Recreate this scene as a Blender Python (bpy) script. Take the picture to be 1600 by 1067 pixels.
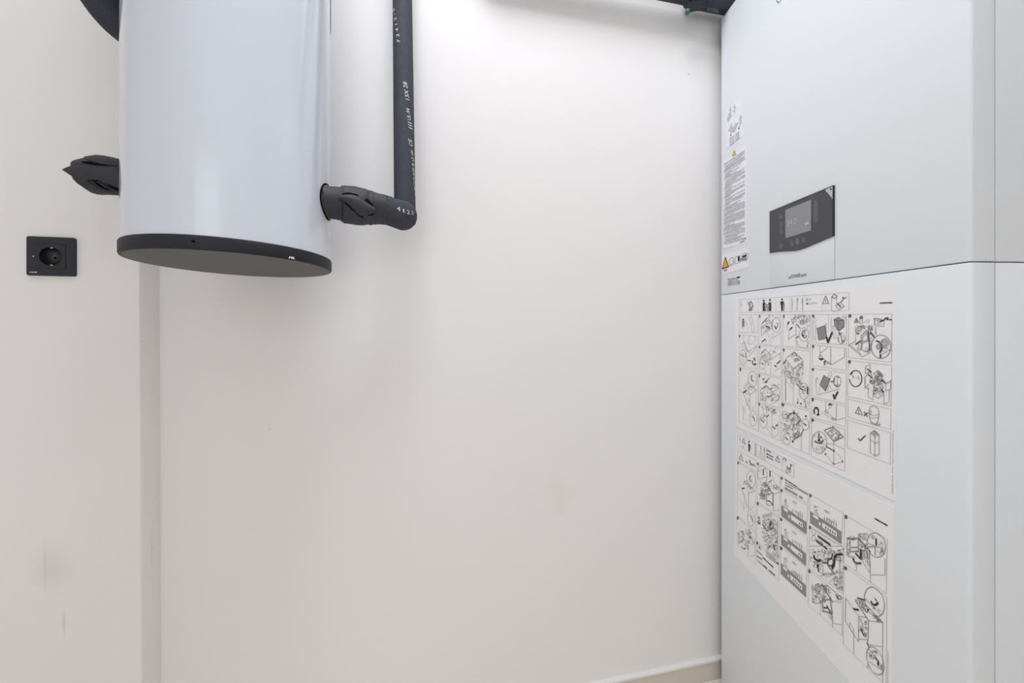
import bpy, bmesh, math, random
from mathutils import Vector, Matrix

# ------------------------------------------------------------------ scene, camera, light
scene = bpy.context.scene
for o in list(bpy.data.objects):
    bpy.data.objects.remove(o)
COL = scene.collection

H = 1.11            # eye height of the camera above the floor
FPX = 1600 * 12.0 / 36.0
CX, HY = 800.0, 508.0

cam_data = bpy.data.cameras.new('camera')
cam_data.sensor_width = 36.0
cam_data.lens = 12.0
cam_data.shift_y = -(533.5 - HY) / 1600.0
cam_data.clip_start = 0.02
camera = bpy.data.objects.new('camera', cam_data)
camera.location = (0, 0, H)
camera.rotation_euler = (math.pi / 2, 0, 0)
COL.objects.link(camera)
scene.camera = camera

world = bpy.data.worlds.new('world')
world.use_nodes = True
world.node_tree.nodes['Background'].inputs[0].default_value = (0.75, 0.82, 0.9, 1)
world.node_tree.nodes['Background'].inputs[1].default_value = 0.3
scene.world = world

LAMP_POWER = 21.5
DOOR_FILL_POWER = 8.2
LAMP_COL = (.93, .953, 1.02)
LU, LD, LW, LH = .02, .28, .3, .3      # ceiling lamp: centre and half sizes along the walls
scene.view_settings.view_transform = 'Standard'
scene.view_settings.look = 'None'
scene.view_settings.gamma = 1.0
scene.view_settings.exposure = 0.0
scene.view_settings.use_curve_mapping = False
try:
    scene.cycles.diffuse_bounces = 8
    scene.cycles.max_bounces = 12
except Exception:
    pass

R = math.radians
rnd = random.Random(7)


def ray(px, py, Y):
    """point of the place at depth Y that is seen in the direction of a measured pixel"""
    return Vector(((px - CX) / FPX * Y, Y, H + (HY - py) / FPX * Y))


# ------------------------------------------------------------------ mesh helpers
def tag(o, label=None, cat=None, group=None, kind=None):
    if label: o['label'] = label
    if cat: o['category'] = cat
    if group: o['group'] = group
    if kind: o['kind'] = kind
    return o


def empty(name, loc, rz=0.0):
    o = bpy.data.objects.new(name, None)
    o.empty_display_size = 0.05
    o.location = loc
    o.rotation_euler = (0, 0, rz)
    COL.objects.link(o)
    return o


def mobj(name, verts, faces, mats, parent=None, smooth=False, midx=None, world=True):
    """one mesh object; verts in world space (or in the parent's space when world=False)"""
    me = bpy.data.meshes.new(name)
    me.from_pydata([tuple(v) for v in verts], [], faces)
    if not isinstance(mats, (list, tuple)):
        mats = [mats]
    for m in mats:
        me.materials.append(m)
    if midx:
        for p, i in zip(me.polygons, midx):
            p.material_index = i
    if smooth:
        for p in me.polygons:
            p.use_smooth = True
    me.update()
    o = bpy.data.objects.new(name, me)
    COL.objects.link(o)
    if parent is not None:
        o.parent = parent
        if world:
            inv = (Matrix.Translation(parent_loc(parent)) @ Matrix.Rotation(parent_rz(parent), 4, 'Z')).inverted()
            me.transform(inv)
    return o


def parent_loc(p):
    v = Vector(p.location)
    if p.parent:
        v = Matrix.Rotation(parent_rz(p.parent), 3, 'Z') @ v + parent_loc(p.parent)
    return v


def parent_rz(p):
    return p.rotation_euler[2] + (parent_rz(p.parent) if p.parent else 0.0)


def bm_obj(name, bm, mat, parent=None, smooth=False, auto=None, world=True):
    bm.normal_update()
    bm.verts.index_update()
    vs = [v.co.copy() for v in bm.verts]
    fs = [[v.index for v in f.verts] for f in bm.faces]
    bm.free()
    o = mobj(name, vs, fs, mat, parent, smooth, world=world)
    if auto is not None:
        shade_auto(o, auto)
    return o


def shade_auto(o, ang=35):
    me = o.data
    for p in me.polygons:
        p.use_smooth = True
    bm = bmesh.new(); bm.from_mesh(me)
    lim = R(ang)
    for e in bm.edges:
        if len(e.link_faces) == 2:
            e.smooth = e.calc_face_angle(0) < lim
        else:
            e.smooth = False
    bm.to_mesh(me); bm.free()


def box_bm(x0, x1, y0, y1, z0, z1, bevel=0.0, seg=2):
    bm = bmesh.new()
    bmesh.ops.create_cube(bm, size=1)
    for v in bm.verts:
        v.co = Vector((x0 + (v.co.x + .5) * (x1 - x0), y0 + (v.co.y + .5) * (y1 - y0), z0 + (v.co.z + .5) * (z1 - z0)))
    if bevel > 0:
        bmesh.ops.bevel(bm, geom=list(bm.edges), offset=bevel, segments=seg, profile=0.5, affect='EDGES')
    return bm


def frame_for(d):
    d = d.normalized()
    up = Vector((0, 0, 1)) if abs(d.z) < 0.9 else Vector((1, 0, 0))
    a = d.cross(up).normalized()
    b = a.cross(d).normalized()
    return a, b


def sweep(pts, radii, seg=28, jitter=None, caps=True):
    """tube along pts with parallel-transport frames; jitter(i, k, ang) -> radius factor"""
    pts = [Vector(p) for p in pts]
    n = len(pts)
    if not isinstance(radii, (list, tuple)):
        radii = [radii] * n
    tang = []
    for i in range(n):
        t = pts[min(i + 1, n - 1)] - pts[max(i - 1, 0)]
        tang.append(t.normalized())
    a, b = frame_for(tang[0])
    verts, faces = [], []
    for i in range(n):
        if i:
            q = tang[i - 1].rotation_difference(tang[i])
            a = q @ a
            b = q @ b
        for k in range(seg):
            th = 2 * math.pi * k / seg
            f = jitter(i, k, th) if jitter else 1.0
            verts.append(pts[i] + (a * math.cos(th) + b * math.sin(th)) * radii[i] * f)
    for i in range(n - 1):
        for k in range(seg):
            k2 = (k + 1) % seg
            faces.append([i * seg + k, i * seg + k2, (i + 1) * seg + k2, (i + 1) * seg + k])
    if caps:
        faces.append(list(range(seg))[::-1])
        faces.append([(n - 1) * seg + k for k in range(seg)])
    return verts, faces


def lathe(cx, cy, prof, seg=96):
    """profile [(r, z)...] turned about the vertical axis; closes at r=0 ends"""
    verts, faces = [], []
    rows = []
    for r, z in prof:
        if r < 1e-6:
            rows.append([len(verts)]); verts.append(Vector((cx, cy, z)))
        else:
            st = len(verts)
            for k in range(seg):
                th = 2 * math.pi * k / seg
                verts.append(Vector((cx + r * math.cos(th), cy + r * math.sin(th), z)))
            rows.append(list(range(st, st + seg)))
    for A, B in zip(rows[:-1], rows[1:]):
        for k in range(seg):
            k2 = (k + 1) % seg
            if len(A) == 1 and len(B) == 1: continue
            if len(A) == 1: faces.append([A[0], B[k2], B[k]][::-1])
            elif len(B) == 1: faces.append([A[k], A[k2], B[0]])
            else: faces.append([A[k], A[k2], B[k2], B[k]])
    return verts, faces


def prism(poly, fn, d0, d1):
    """poly of 2D points; fn(u, v, d) -> 3D; closed solid between depths d0 and d1"""
    n = len(poly)
    verts = [fn(u, v, d0) for u, v in poly] + [fn(u, v, d1) for u, v in poly]
    faces = [list(range(n)), [n + i for i in range(n)][::-1]]
    for i in range(n):
        j = (i + 1) % n
        faces.append([i, n + i, n + j, j])
    return verts, faces


def text2d(s):
    """flat outline of a line of lettering: verts (x, y), faces, width, cap height"""
    cu = bpy.data.curves.new('lettering', 'FONT')
    cu.body = s
    cu.size = 1.0
    cu.resolution_u = 3
    ob = bpy.data.objects.new('lettering', cu)
    COL.objects.link(ob)
    dg = bpy.context.evaluated_depsgraph_get()
    dg.update()
    me = bpy.data.meshes.new_from_object(ob.evaluated_get(dg))
    vs = [(v.co.x, v.co.y) for v in me.vertices]
    fs = [list(p.vertices) for p in me.polygons]
    bpy.data.objects.remove(ob)
    bpy.data.curves.remove(cu)
    bpy.data.meshes.remove(me)
    if not vs:
        return [], [], 1, 1
    x0 = min(v[0] for v in vs); x1 = max(v[0] for v in vs)
    vs = [(x - x0, y) for x, y in vs]
    return vs, fs, x1 - x0, 0.69


# ------------------------------------------------------------------ materials
def mat(name, col, rough=0.5, metal=0.0, spec=0.5, coat=0.0, noise=0.0, nscale=8.0, bump=0.0, bscale=60.0, emit=0.0, ecol=None):
    m = bpy.data.materials.new(name)
    m.use_nodes = True
    nt = m.node_tree
    b = nt.nodes['Principled BSDF']
    b.inputs['Base Color'].default_value = (*col, 1)
    b.inputs['Roughness'].default_value = rough
    b.inputs['Metallic'].default_value = metal
    b.inputs['Specular IOR Level'].default_value = spec
    b.inputs['Coat Weight'].default_value = coat
    b.inputs['Coat Roughness'].default_value = 0.06
    tc = nt.nodes.new('ShaderNodeTexCoord')
    nz = nt.nodes.new('ShaderNodeTexNoise')
    nz.inputs['Scale'].default_value = nscale
    nz.inputs['Detail'].default_value = 5
    nt.links.new(tc.outputs['Object'], nz.inputs['Vector'])
    mix = nt.nodes.new('ShaderNodeMix')
    mix.data_type = 'RGBA'
    mix.inputs[6].default_value = (*[max(0, c * (1 - noise)) for c in col], 1)
    mix.inputs[7].default_value = (*[min(1, c * (1 + noise)) for c in col], 1)
    nt.links.new(nz.outputs['Fac'], mix.inputs[0])
    nt.links.new(mix.outputs[2], b.inputs['Base Color'])
    if bump > 0:
        n2 = nt.nodes.new('ShaderNodeTexNoise')
        n2.inputs['Scale'].default_value = bscale
        n2.inputs['Detail'].default_value = 6
        nt.links.new(tc.outputs['Object'], n2.inputs['Vector'])
        bp = nt.nodes.new('ShaderNodeBump')
        bp.inputs['Strength'].default_value = bump
        bp.inputs['Distance'].default_value = 0.002
        nt.links.new(n2.outputs['Fac'], bp.inputs['Height'])
        nt.links.new(bp.outputs[0], b.inputs['Normal'])
    if emit > 0:
        b.inputs['Emission Color'].default_value = (*(ecol or col), 1)
        b.inputs['Emission Strength'].default_value = emit
    m['mix'] = mix.name
    return m


def add_spots(m, scale, thr, col, coord='Object', amount=1.0):
    """small specks of another colour over a material"""
    nt = m.node_tree
    b = nt.nodes['Principled BSDF']
    src = b.inputs['Base Color'].links[0].from_socket
    tc = nt.nodes.new('ShaderNodeTexCoord')
    vo = nt.nodes.new('ShaderNodeTexVoronoi')
    vo.inputs['Scale'].default_value = scale
    nt.links.new(tc.outputs[coord], vo.inputs['Vector'])
    # a speck only in some of the cells
    sep = nt.nodes.new('ShaderNodeSeparateColor')
    nt.links.new(vo.outputs['Color'], sep.inputs[0])
    sc = nt.nodes.new('ShaderNodeMath'); sc.operation = 'MULTIPLY'
    nt.links.new(sep.outputs[0], sc.inputs[0]); sc.inputs[1].default_value = thr
    lt = nt.nodes.new('ShaderNodeMath'); lt.operation = 'LESS_THAN'
    nt.links.new(vo.outputs['Distance'], lt.inputs[0]); nt.links.new(sc.outputs[0], lt.inputs[1])
    am = nt.nodes.new('ShaderNodeMath'); am.operation = 'MULTIPLY'
    nt.links.new(lt.outputs[0], am.inputs[0]); am.inputs[1].default_value = amount
    mx = nt.nodes.new('ShaderNodeMix'); mx.data_type = 'RGBA'
    nt.links.new(am.outputs[0], mx.inputs[0])
    nt.links.new(src, mx.inputs[6])
    mx.inputs[7].default_value = (*col, 1)
    nt.links.new(mx.outputs[2], b.inputs['Base Color'])


def add_smudge(m, centre, radii, col, amount, nscale=14.0):
    """a dirt mark with a ragged outline at one place of a surface"""
    nt = m.node_tree
    b = nt.nodes['Principled BSDF']
    src = b.inputs['Base Color'].links[0].from_socket
    tc = nt.nodes.new('ShaderNodeTexCoord')
    mp = nt.nodes.new('ShaderNodeMapping')
    mp.inputs['Location'].default_value = tuple(-c / r for c, r in zip(centre, radii))
    mp.inputs['Scale'].default_value = tuple(1.0 / r for r in radii)
    nt.links.new(tc.outputs['Object'], mp.inputs['Vector'])
    ln = nt.nodes.new('ShaderNodeVectorMath'); ln.operation = 'LENGTH'
    nt.links.new(mp.outputs[0], ln.inputs[0])
    nz = nt.nodes.new('ShaderNodeTexNoise'); nz.inputs['Scale'].default_value = nscale
    nz.inputs['Detail'].default_value = 4
    nt.links.new(tc.outputs['Object'], nz.inputs['Vector'])
    ad = nt.nodes.new('ShaderNodeMath'); ad.operation = 'MULTIPLY_ADD'
    nt.links.new(nz.outputs['Fac'], ad.inputs[0]); ad.inputs[1].default_value = 0.9
    nt.links.new(ln.outputs['Value'], ad.inputs[2])
    mr = nt.nodes.new('ShaderNodeMapRange')
    mr.interpolation_type = 'SMOOTHSTEP'
    mr.inputs['From Min'].default_value = 1.45
    mr.inputs['From Max'].default_value = 0.5
    mr.inputs['To Min'].default_value = 0.0
    mr.inputs['To Max'].default_value = amount
    nt.links.new(ad.outputs[0], mr.inputs['Value'])
    mx = nt.nodes.new('ShaderNodeMix'); mx.data_type = 'RGBA'
    nt.links.new(mr.outputs[0], mx.inputs[0])
    nt.links.new(src, mx.inputs[6])
    mx.inputs[7].default_value = (*col, 1)
    nt.links.new(mx.outputs[2], b.inputs['Base Color'])


M = {}
M['paint'] = mat('white wall paint', (.845, .83, .818), .75, spec=.25, noise=.012, nscale=3, bump=.10, bscale=25)
add_spots(M['paint'], 9.0, .028, (.42, .39, .35), amount=.55)
M['paint_side'] = mat('white wall paint of the projecting wall', (.845, .83, .818), .75, spec=.25, noise=.02, nscale=3, bump=.10, bscale=25)
add_spots(M['paint_side'], 9.0, .028, (.42, .39, .35), amount=.55)
M['ceiling'] = mat('white ceiling paint', (.84, .84, .83), .9, spec=.2, noise=.01, bump=.05)
M['floor'] = mat('beige floor tile', (.78, .71, .62), .45, noise=.08, nscale=5, bump=.05)
M['skirt'] = mat('beige skirting tile', (.66, .60, .52), .4, noise=.05, nscale=6)
M['trimwhite'] = mat('white edge profile', (.82, .81, .79), .4)
M['enamel'] = mat('glossy white enamel', (.66, .70, .765), .16, spec=.5, coat=.5, noise=.006, nscale=2)
M['cap'] = mat('charcoal plastic', (.016, .0165, .023), .6, spec=.35, noise=.18, nscale=40, bump=.12, bscale=180)
add_spots(M['cap'], 160.0, .10, (.2, .2, .22), amount=.6)
M['capunder_lit'] = mat('ribbed dark plastic underside with painted floor bounce', (.10, .10, .097), .6, spec=.4, noise=.10, nscale=30, bump=.25, bscale=120)  # lighter than the rim: bounce from the floor is put into this colour
M['foam'] = mat('dark foam insulation', (.047, .050, .066), .78, spec=.3, noise=.22, nscale=60, bump=.25, bscale=220)
add_spots(M['foam'], 420.0, .26, (.20, .20, .23), amount=.5)
M['foamtape'] = mat('dark rubber insulation tape', (.036, .037, .045), .62, spec=.4, noise=.22, nscale=35, bump=.35, bscale=70)
M['slit'] = mat('black gap', (.004, .004, .005), .9, spec=.1)
M['brass'] = mat('brass', (.55, .42, .12), .35, metal=.8)
M['green'] = mat('green plastic tip', (.01, .16, .07), .35)
M['cabinet'] = mat('white powder coated steel', (.765, .80, .825), .42, spec=.4, noise=.008, nscale=2, bump=.02, bscale=500)
M['cabdark'] = mat('dark joint inside cabinet', (.06, .065, .07), .8)
M['bezel'] = mat('charcoal glossy plastic', (.068, .066, .070), .22, spec=.4, noise=.04)
M['bezeledge'] = mat('black bezel edge', (.012, .012, .016), .4)
M['screen'] = mat('grey display glass', (.27, .27, .285), .18, spec=.5, noise=.03)
M['digit'] = mat('pale display digits', (.55, .55, .56), .4)
M['button'] = mat('dim touch key', (.098, .104, .108), .3)
M['buttongreen'] = mat('dim green touch key', (.08, .155, .15), .3)
M['film'] = mat('peeling clear film', (.52, .53, .55), .3, noise=.2, nscale=80)
M['paper'] = mat('white printed sheet', (.86, .86, .86), .45, spec=.35, noise=.006)
M['label'] = mat('white sticker', (.82, .82, .86), .4, spec=.35)
M['ink'] = mat('black print', (.02, .02, .022), .5)
M['line'] = mat('thin grey print', (.27, .27, .275), .5)
M['grey'] = mat('grey print', (.27, .27, .275), .5)
M['pale'] = mat('pale grey print', (.52, .52, .53), .5)
M['orange'] = mat('orange print', (.82, .36, .03), .45)
M['yellow'] = mat('yellow print', (.75, .62, .04), .45)
M['white_ink'] = mat('white print', (.70, .70, .72), .6)
M['socket'] = mat('anthracite plastic', (.022, .023, .031), .35, spec=.35, noise=.05)
M['socketdark'] = mat('black plastic well', (.010, .010, .013), .3)
M['metal'] = mat('bright steel', (.7, .7, .7), .25, metal=1.0)
M['lampglass'] = mat('lit lamp diffuser', (.9, .9, .9), .5, emit=1.0, ecol=(1, .97, .93))
M['door'] = mat('white door leaf', (.8, .8, .79), .4, noise=.01)
# ------------------------------------------------------------------ the room
PHI = R(11.0)
U = Vector((math.cos(PHI), math.sin(PHI), 0))          # along the back wall, to the right
N = Vector((-math.sin(PHI), math.cos(PHI), 0))         # into the back wall
P0 = ray(1126, HY, 1.08)
DB = P0.x * N.x + P0.y * N.y                           # back wall: N.P = DB
DL = DB - 0.0524                                       # projecting wall on the left
CEIL = 3.0


def wall_y(px, d):
    t = (px - CX) / FPX
    return d / (N.y + N.x * t)


def uv(u, d, z):
    return U * u + N * d + Vector((0, 0, z))


def onwall(px, py, d):
    return ray(px, py, wall_y(px, d))


p_corner = onwall(248, HY, DB)
u_step = p_corner.dot(U)
UL, UR = -2.1, 1.62
DR = -1.15                                              # rear wall distance along N


def slab(name, u0, u1, d0, d1, z0, z1, m, parent=None):
    vs = [uv(u, d, z) for z in (z0, z1) for d in (d0, d1) for u in (u0, u1)]
    fs = [[0, 2, 3, 1], [4, 5, 7, 6], [0, 1, 5, 4], [2, 6, 7, 3], [0, 4, 6, 2], [1, 3, 7, 5]]
    return mobj(name, vs, fs, m, parent)


# the smudges on the projecting wall
sm = onwall(82, 885, DL)
add_smudge(M['paint_side'], sm, (.05, .05, .075), (.62, .58, .52), .32, 9)
sm = onwall(70, 880, DL)
add_smudge(M['paint_side'], sm, (.006, .006, .07), (.64, .60, .46), .35, 20)
sm = onwall(100, 975, DL)
add_smudge(M['paint_side'], sm, (.004, .004, .045), (.62, .57, .48), .5, 40)
sm = onwall(234, 860, DL + .03)
add_smudge(M['paint_side'], sm, (.02, .0022, .06), (.55, .50, .45), .5, 60)
sm = onwall(872, 770, DB)
add_smudge(M['paint'], sm, (.05, .05, .10), (.78, .74, .66), .4, 12)

tag(slab('floor', UL - .1, UR + .1, DR - .1, DB + .1, -.08, 0, M['floor']), kind='structure')
tag(slab('ceiling', UL - .1, UR + .1, DR - .1, DB + .1, CEIL, CEIL + .08, M['ceiling']), kind='structure')
tag(slab('wall_back', UL, UR + .1, DB, DB + .1, 0, CEIL, M['paint']), kind='structure')
tag(slab('wall_right', UR, UR + .1, DR, DB, 0, CEIL, M['paint']), kind='structure')
tag(slab('wall_far_left', UL - .1, UL, DR, DB, 0, CEIL, M['paint']), kind='structure')

# the projecting wall: its free edge leans a few millimetres, as seen
foot = 0.006
vs = []
for z, e in ((0, foot), (CEIL, -.006)):
    vs += [uv(UL, DL, z), uv(u_step + e, DL, z), uv(u_step + e, DB, z), uv(UL, DB, z)]
sk_c = onwall(80.8, 400.8, DL - .004)
su, sz = sk_c.dot(U), sk_c.z
hb = .0225                                               # recessed box of the power socket
vs += [uv(su + a, d, sz + b) for d in (DL, DL + .035) for a, b in ((-hb, -hb), (hb, -hb), (hb, hb), (-hb, hb))]
fs = [[0, 1, 9, 8], [1, 5, 10, 9], [5, 4, 11, 10], [4, 0, 8, 11], [8, 9, 13, 12], [9, 10, 14, 13], [10, 11, 15, 14], [11, 8, 12, 15], [12, 13, 14, 15],
      [1, 2, 6, 5], [4, 5, 6, 7], [0, 3, 2, 1]]
bm = bmesh.new()
bv = [bm.verts.new(v) for v in vs]
for f in fs: bm.faces.new([bv[i] for i in f])
bm.edges.ensure_lookup_table()
edge = [e for e in bm.edges if {e.verts[0], e.verts[1]} == {bv[1], bv[5]}]
bmesh.ops.bevel(bm, geom=edge, offset=.0025, segments=3, profile=.5, affect='EDGES')
tag(bm_obj('wall_left', bm, M['paint_side'], auto=40), kind='structure')

# rear wall; unseen open door behind the camera, added for reflections in the tank
dz = 2.05
du0, du1 = -.95, -.05
segs = [(UL, du0, 0, CEIL), (du0, du1, dz, CEIL), (du1, UR, 0, CEIL)]
vs, fs = [], []
for a, b, z0, z1 in segs:
    k = len(vs)
    vs += [uv(u, d, z) for z in (z0, z1) for d in (DR - .1, DR) for u in (a, b)]
    fs += [[k + i for i in f] for f in ([0, 2, 3, 1], [4, 5, 7, 6], [0, 1, 5, 4], [2, 6, 7, 3], [0, 4, 6, 2], [1, 3, 7, 5])]
tag(mobj('wall_rear', vs, fs, M['paint']), kind='structure')
door = tag(empty('unseen_door_1', uv(du0, DR - .06, 0)), kind='structure')
slab('leaf', du0 - .0, du0 + .04, DR - .95, DR - .12, .01, dz - .04, M['door'], door)
slab('door_frame', du0, du0 + .04, DR - .09, DR + .01, 0, dz, M['trimwhite'], door)
slab('door_frame', du1 - .04, du1, DR - .09, DR + .01, 0, dz, M['trimwhite'], door)
slab('door_frame', du0 + .04, du1 - .04, DR - .09, DR + .01, dz - .04, dz, M['trimwhite'], door)
door_fill = bpy.data.lights.new('doorway_fill', 'AREA')  # unseen fill lamp, added to spread light evenly down the walls
door_fill.shape = 'RECTANGLE'; door_fill.size = du1 - du0 - .08; door_fill.size_y = dz - .05
door_fill.energy = DOOR_FILL_POWER; door_fill.color = (.95, .968, 1.0)
do_ = bpy.data.objects.new('doorway_fill', door_fill); COL.objects.link(do_)
do_.location = uv((du0 + du1) / 2, DR - .10, dz / 2)
do_.rotation_euler = (R(90), 0, PHI)

# ceiling lamp
lamp = tag(empty('ceiling_lamp', uv(LU, LD, CEIL)), 'large flat white ceiling light panel above the camera', 'lamp')
vs, fs = [], []
for (a, b, c, d) in ((-LW - .03, LW + .03, -LH - .03, -LH), (-LW - .03, LW + .03, LH, LH + .03), (-LW - .03, -LW, -LH, LH), (LW, LW + .03, -LH, LH)):
    k = len(vs)
    vs += [uv(LU + u, LD + dd, z) for z in (CEIL - .03, CEIL) for dd in (c, d) for u in (a, b)]
    fs += [[k + i for i in f] for f in ([0, 2, 3, 1], [4, 5, 7, 6], [0, 1, 5, 4], [2, 6, 7, 3], [0, 4, 6, 2], [1, 3, 7, 5])]
mobj('lamp_frame', vs, fs, M['trimwhite'], lamp)
slab('diffuser', LU - LW, LU + LW, LD - LH, LD + LH, CEIL - .018, CEIL - .012, M['lampglass'], lamp)
al = bpy.data.lights.new('lamp_light', 'AREA'); al.shape = 'RECTANGLE'; al.size = LW * 2; al.size_y = LH * 2
al.energy = LAMP_POWER; al.color = LAMP_COL
ao = bpy.data.objects.new('lamp_light', al); COL.objects.link(ao); ao.parent = lamp
ao.location = (0, 0, -.03); ao.rotation_euler = (0, 0, PHI)

# skirting along the back wall
bb = tag(empty('baseboard_back', uv(u_step, DB, 0)), kind='structure')
slab('skirting_tile', u_step + .01, .118, DB - .010, DB, .004, .062, M['skirt'], bb)
slab('skirting_tile', .120, UR, DB - .010, DB, .004, .062, M['skirt'], bb)
slab('edge_profile', u_step + .01, UR, DB - .0125, DB, .0625, .0685, M['trimwhite'], bb)
slab('sealant', u_step + .01, UR, DB - .013, DB, 0, .0035, M['trimwhite'], bb)
bl = tag(empty('baseboard_left', uv(u_step, DL, 0)), kind='structure')
slab('skirting_tile', UL, u_step + .01, DL - .010, DL, .004, .062, M['skirt'], bl)
slab('edge_profile', UL, u_step + .01, DL - .0125, DL, .0625, .0685, M['trimwhite'], bl)

# ------------------------------------------------------------------ the wall-hung tank
TC = Vector((-.517, .6496, 0)); TR = .1515
tz0, tz1 = H + .1115, H + .1335
tank = tag(empty('water_tank', (TC.x, TC.y, tz0)), 'tall glossy white cylindrical buffer tank hung on the wall, with a black bottom cap', 'water tank')
TOPZ = H + 1.12
v, f = lathe(TC.x, TC.y, [(TR, tz1 - .006), (TR, TOPZ)], 128)
mobj('tank_body', v, f, M['enamel'], tank, True)
RC = TR + .0022
v, f = lathe(TC.x, TC.y, [(RC - .004, tz0 + .0005), (RC - .0012, tz0 + .001), (RC, tz0 + .0035), (RC, tz1 - .002), (RC - .0008, tz1), (TR - .001, tz1)], 128)
tag(mobj('bottom_cap', v, f, M['cap'], tank, True), 'black plastic rim of the bottom cap')
v, f = lathe(TC.x, TC.y, [(0, tz0), (.05, tz0), (.10, tz0), (RC - .004, tz0 + .0005)][::-1], 128)
tag(mobj('cap_underside', v, f, M['capunder_lit'], tank, False), 'underside of the bottom cap, its dark grey lightened for floor bounce')
v, f = lathe(TC.x, TC.y, [(TR, TOPZ), (RC, TOPZ), (RC, TOPZ + .02), (RC - .004, TOPZ + .024), (0, TOPZ + .024)], 96)
mobj('top_cap', v, f, M['cap'], tank, True)
# screw in the rim
def tank_pt(az, r, z):
    return Vector((TC.x + r * math.cos(az), TC.y + r * math.sin(az), z))
def az_at(px, r):
    best = None
    for i in range(3600):
        a = R(180) + R(i / 10.0) * .5 + R(45)
        p = tank_pt(a, r, 0)
        e = abs(CX + FPX * p.x / p.y - px)
        # only the side that faces the camera
        if (p - TC).normalized().dot(-Vector((p.x, p.y, 0)).normalized()) < 0: continue
        if best is None or e < best[0]: best = (e, a)
    return best[1]
az = az_at(302, RC)
d = Vector((math.cos(az), math.sin(az), 0))
c = tank_pt(az, RC, tz0 + .0125)
v, f = sweep([c - d * .004, c + d * .0012, c + d * .0018], [.0022, .0022, .0015], 16)
sc = mobj('rim_screw', v, f, M['slit'], tank, True)
# chips where the black skin has come off the rim
vs, fs = [], []
r2 = random.Random(5)
azc = az_at(457, RC)
for k in range(9):
    a = azc + R(r2.uniform(-2.4, 1.4)); zz = tz0 + .0032 + r2.uniform(-.0012, .0016); s = r2.uniform(.0006, .0016)
    if k > 5: a = azc + R(r2.uniform(-.3, .6)); s = .0018; zz = tz0 + .004
    p = tank_pt(a, RC + .0004, zz)
    t = Vector((-math.sin(a), math.cos(a), 0)); n = Vector((math.cos(a), math.sin(a), 0))
    b0 = len(vs)
    for q in range(6):
        th = q * math.pi / 3
        rr = s * r2.uniform(.6, 1.2)
        vs.append(p + t * math.cos(th) * rr * 1.5 + Vector((0, 0, 1)) * math.sin(th) * rr)
    vs.append(p + n * .0005)
    for q in range(6): fs.append([b0 + q, b0 + (q + 1) % 6, b0 + 6])
tag(mobj('chipped_spot', vs, fs, M['white_ink'], tank), 'small white chip in the black rim')
# black edge strip on the right flank
azs = math.atan2((ray(517.4, HY, .7202) - TC).y, (ray(517.4, HY, .7202) - TC).x)
vs, fs = [], []
ztop, zbot = TOPZ - .05, H + (HY - 52) / FPX * .7202
for i, z in enumerate((zbot, ztop)):
    for a in (azs + R(1.5), azs + R(-3.0)):
        vs.append(tank_pt(a, TR + .0006, z)); 
    for a in (azs + R(1.5), azs + R(-3.0)):
        vs.append(tank_pt(a, TR - .002, z))
fs = [[0, 1, 5, 4], [1, 3, 7, 5], [3, 2, 6, 7], [2, 0, 4, 6], [0, 2, 3, 1], [4, 5, 7, 6]]
tag(mobj('seam_strip', vs, fs, M['slit'], tank), 'thin black strip on the right flank')
# brackets that carry the tank
for z in (tz0 + .35, tz0 + .85):
    cu = TC.dot(U)
    slab('wall_bracket', cu - .09, cu + .09, TC.dot(N) + TR - .012, DB, z, z + .04, M['metal'], tank)
# port collars
def ring_on_tank(name, az, z, r0, r1, m, parent, label=None):
    vs, fs = [], []
    seg = 40
    for q in range(seg):
        th = 2 * math.pi * q / seg
        for (rr, off) in ((r0, .0015), (r1, .0015), (r1, -.002), (r0, -.002)):
            a = az + rr * math.cos(th) / TR
            vs.append(tank_pt(a, TR + off, z + rr * math.sin(th)))
    for q in range(seg):
        a, b = q * 4, ((q + 1) % seg) * 4
        for i in range(4):
            j = (i + 1) % 4
            fs.append([a + i, a + j, b + j, b + i])
    o = mobj(name, vs, fs, m, parent)
    if label: o['label'] = label
    return o
AZR = R(13); ZR = H + .246
ring_on_tank('port_collar', AZR, ZR, .0325, .0355, M['slit'], tank)
ring_on_tank('port_liner', AZR, ZR, .0300, .0325, M['brass'], tank, 'yellow foam edge inside the port')
AZL = R(191); ZL = H + .2665
ring_on_tank('port_collar', AZL, ZL, .033, .036, M['cap'], tank)

# ------------------------------------------------------------------ the insulated pipe on the right of the tank
pipe = tag(empty('insulated_pipe', (-.2385, .757, H + .21)), 'black foam insulated pipe from the tank side up the white wall, with printed lettering', 'pipe')
p_bot = ray(632.6, 318, .765)
p_top = ray(628.8, 0, .8455)
dirp = (p_top - p_bot).normalized()
PR = .0231
p_low = p_bot - dirp * .045
def soft(amp, seed):
    rr = random.Random(seed)
    ph = [rr.uniform(0, 6.28) for _ in range(6)]
    def j(i, k, th):
        return 1 + amp * (math.sin(th * 2 + ph[0] + i * .7) + .6 * math.sin(th * 3 + ph[1] - i * 1.1) + .5 * math.sin(i * 1.7 + ph[2]))
    return j
nseg = 26
p_bend = p_top + dirp * .012
v, f = sweep([p_low.lerp(p_bend, i / nseg) for i in range(nseg + 1)] + [p_bend + Vector((0, 0, .02)) + Vector((dirp.x, dirp.y, 0)) * .01, Vector((p_bend.x + dirp.x * .01, p_bend.y + dirp.y * .01, CEIL))], PR, 40)
riser = mobj('riser_sleeve', v, f, M['foam'], pipe, True)

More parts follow.
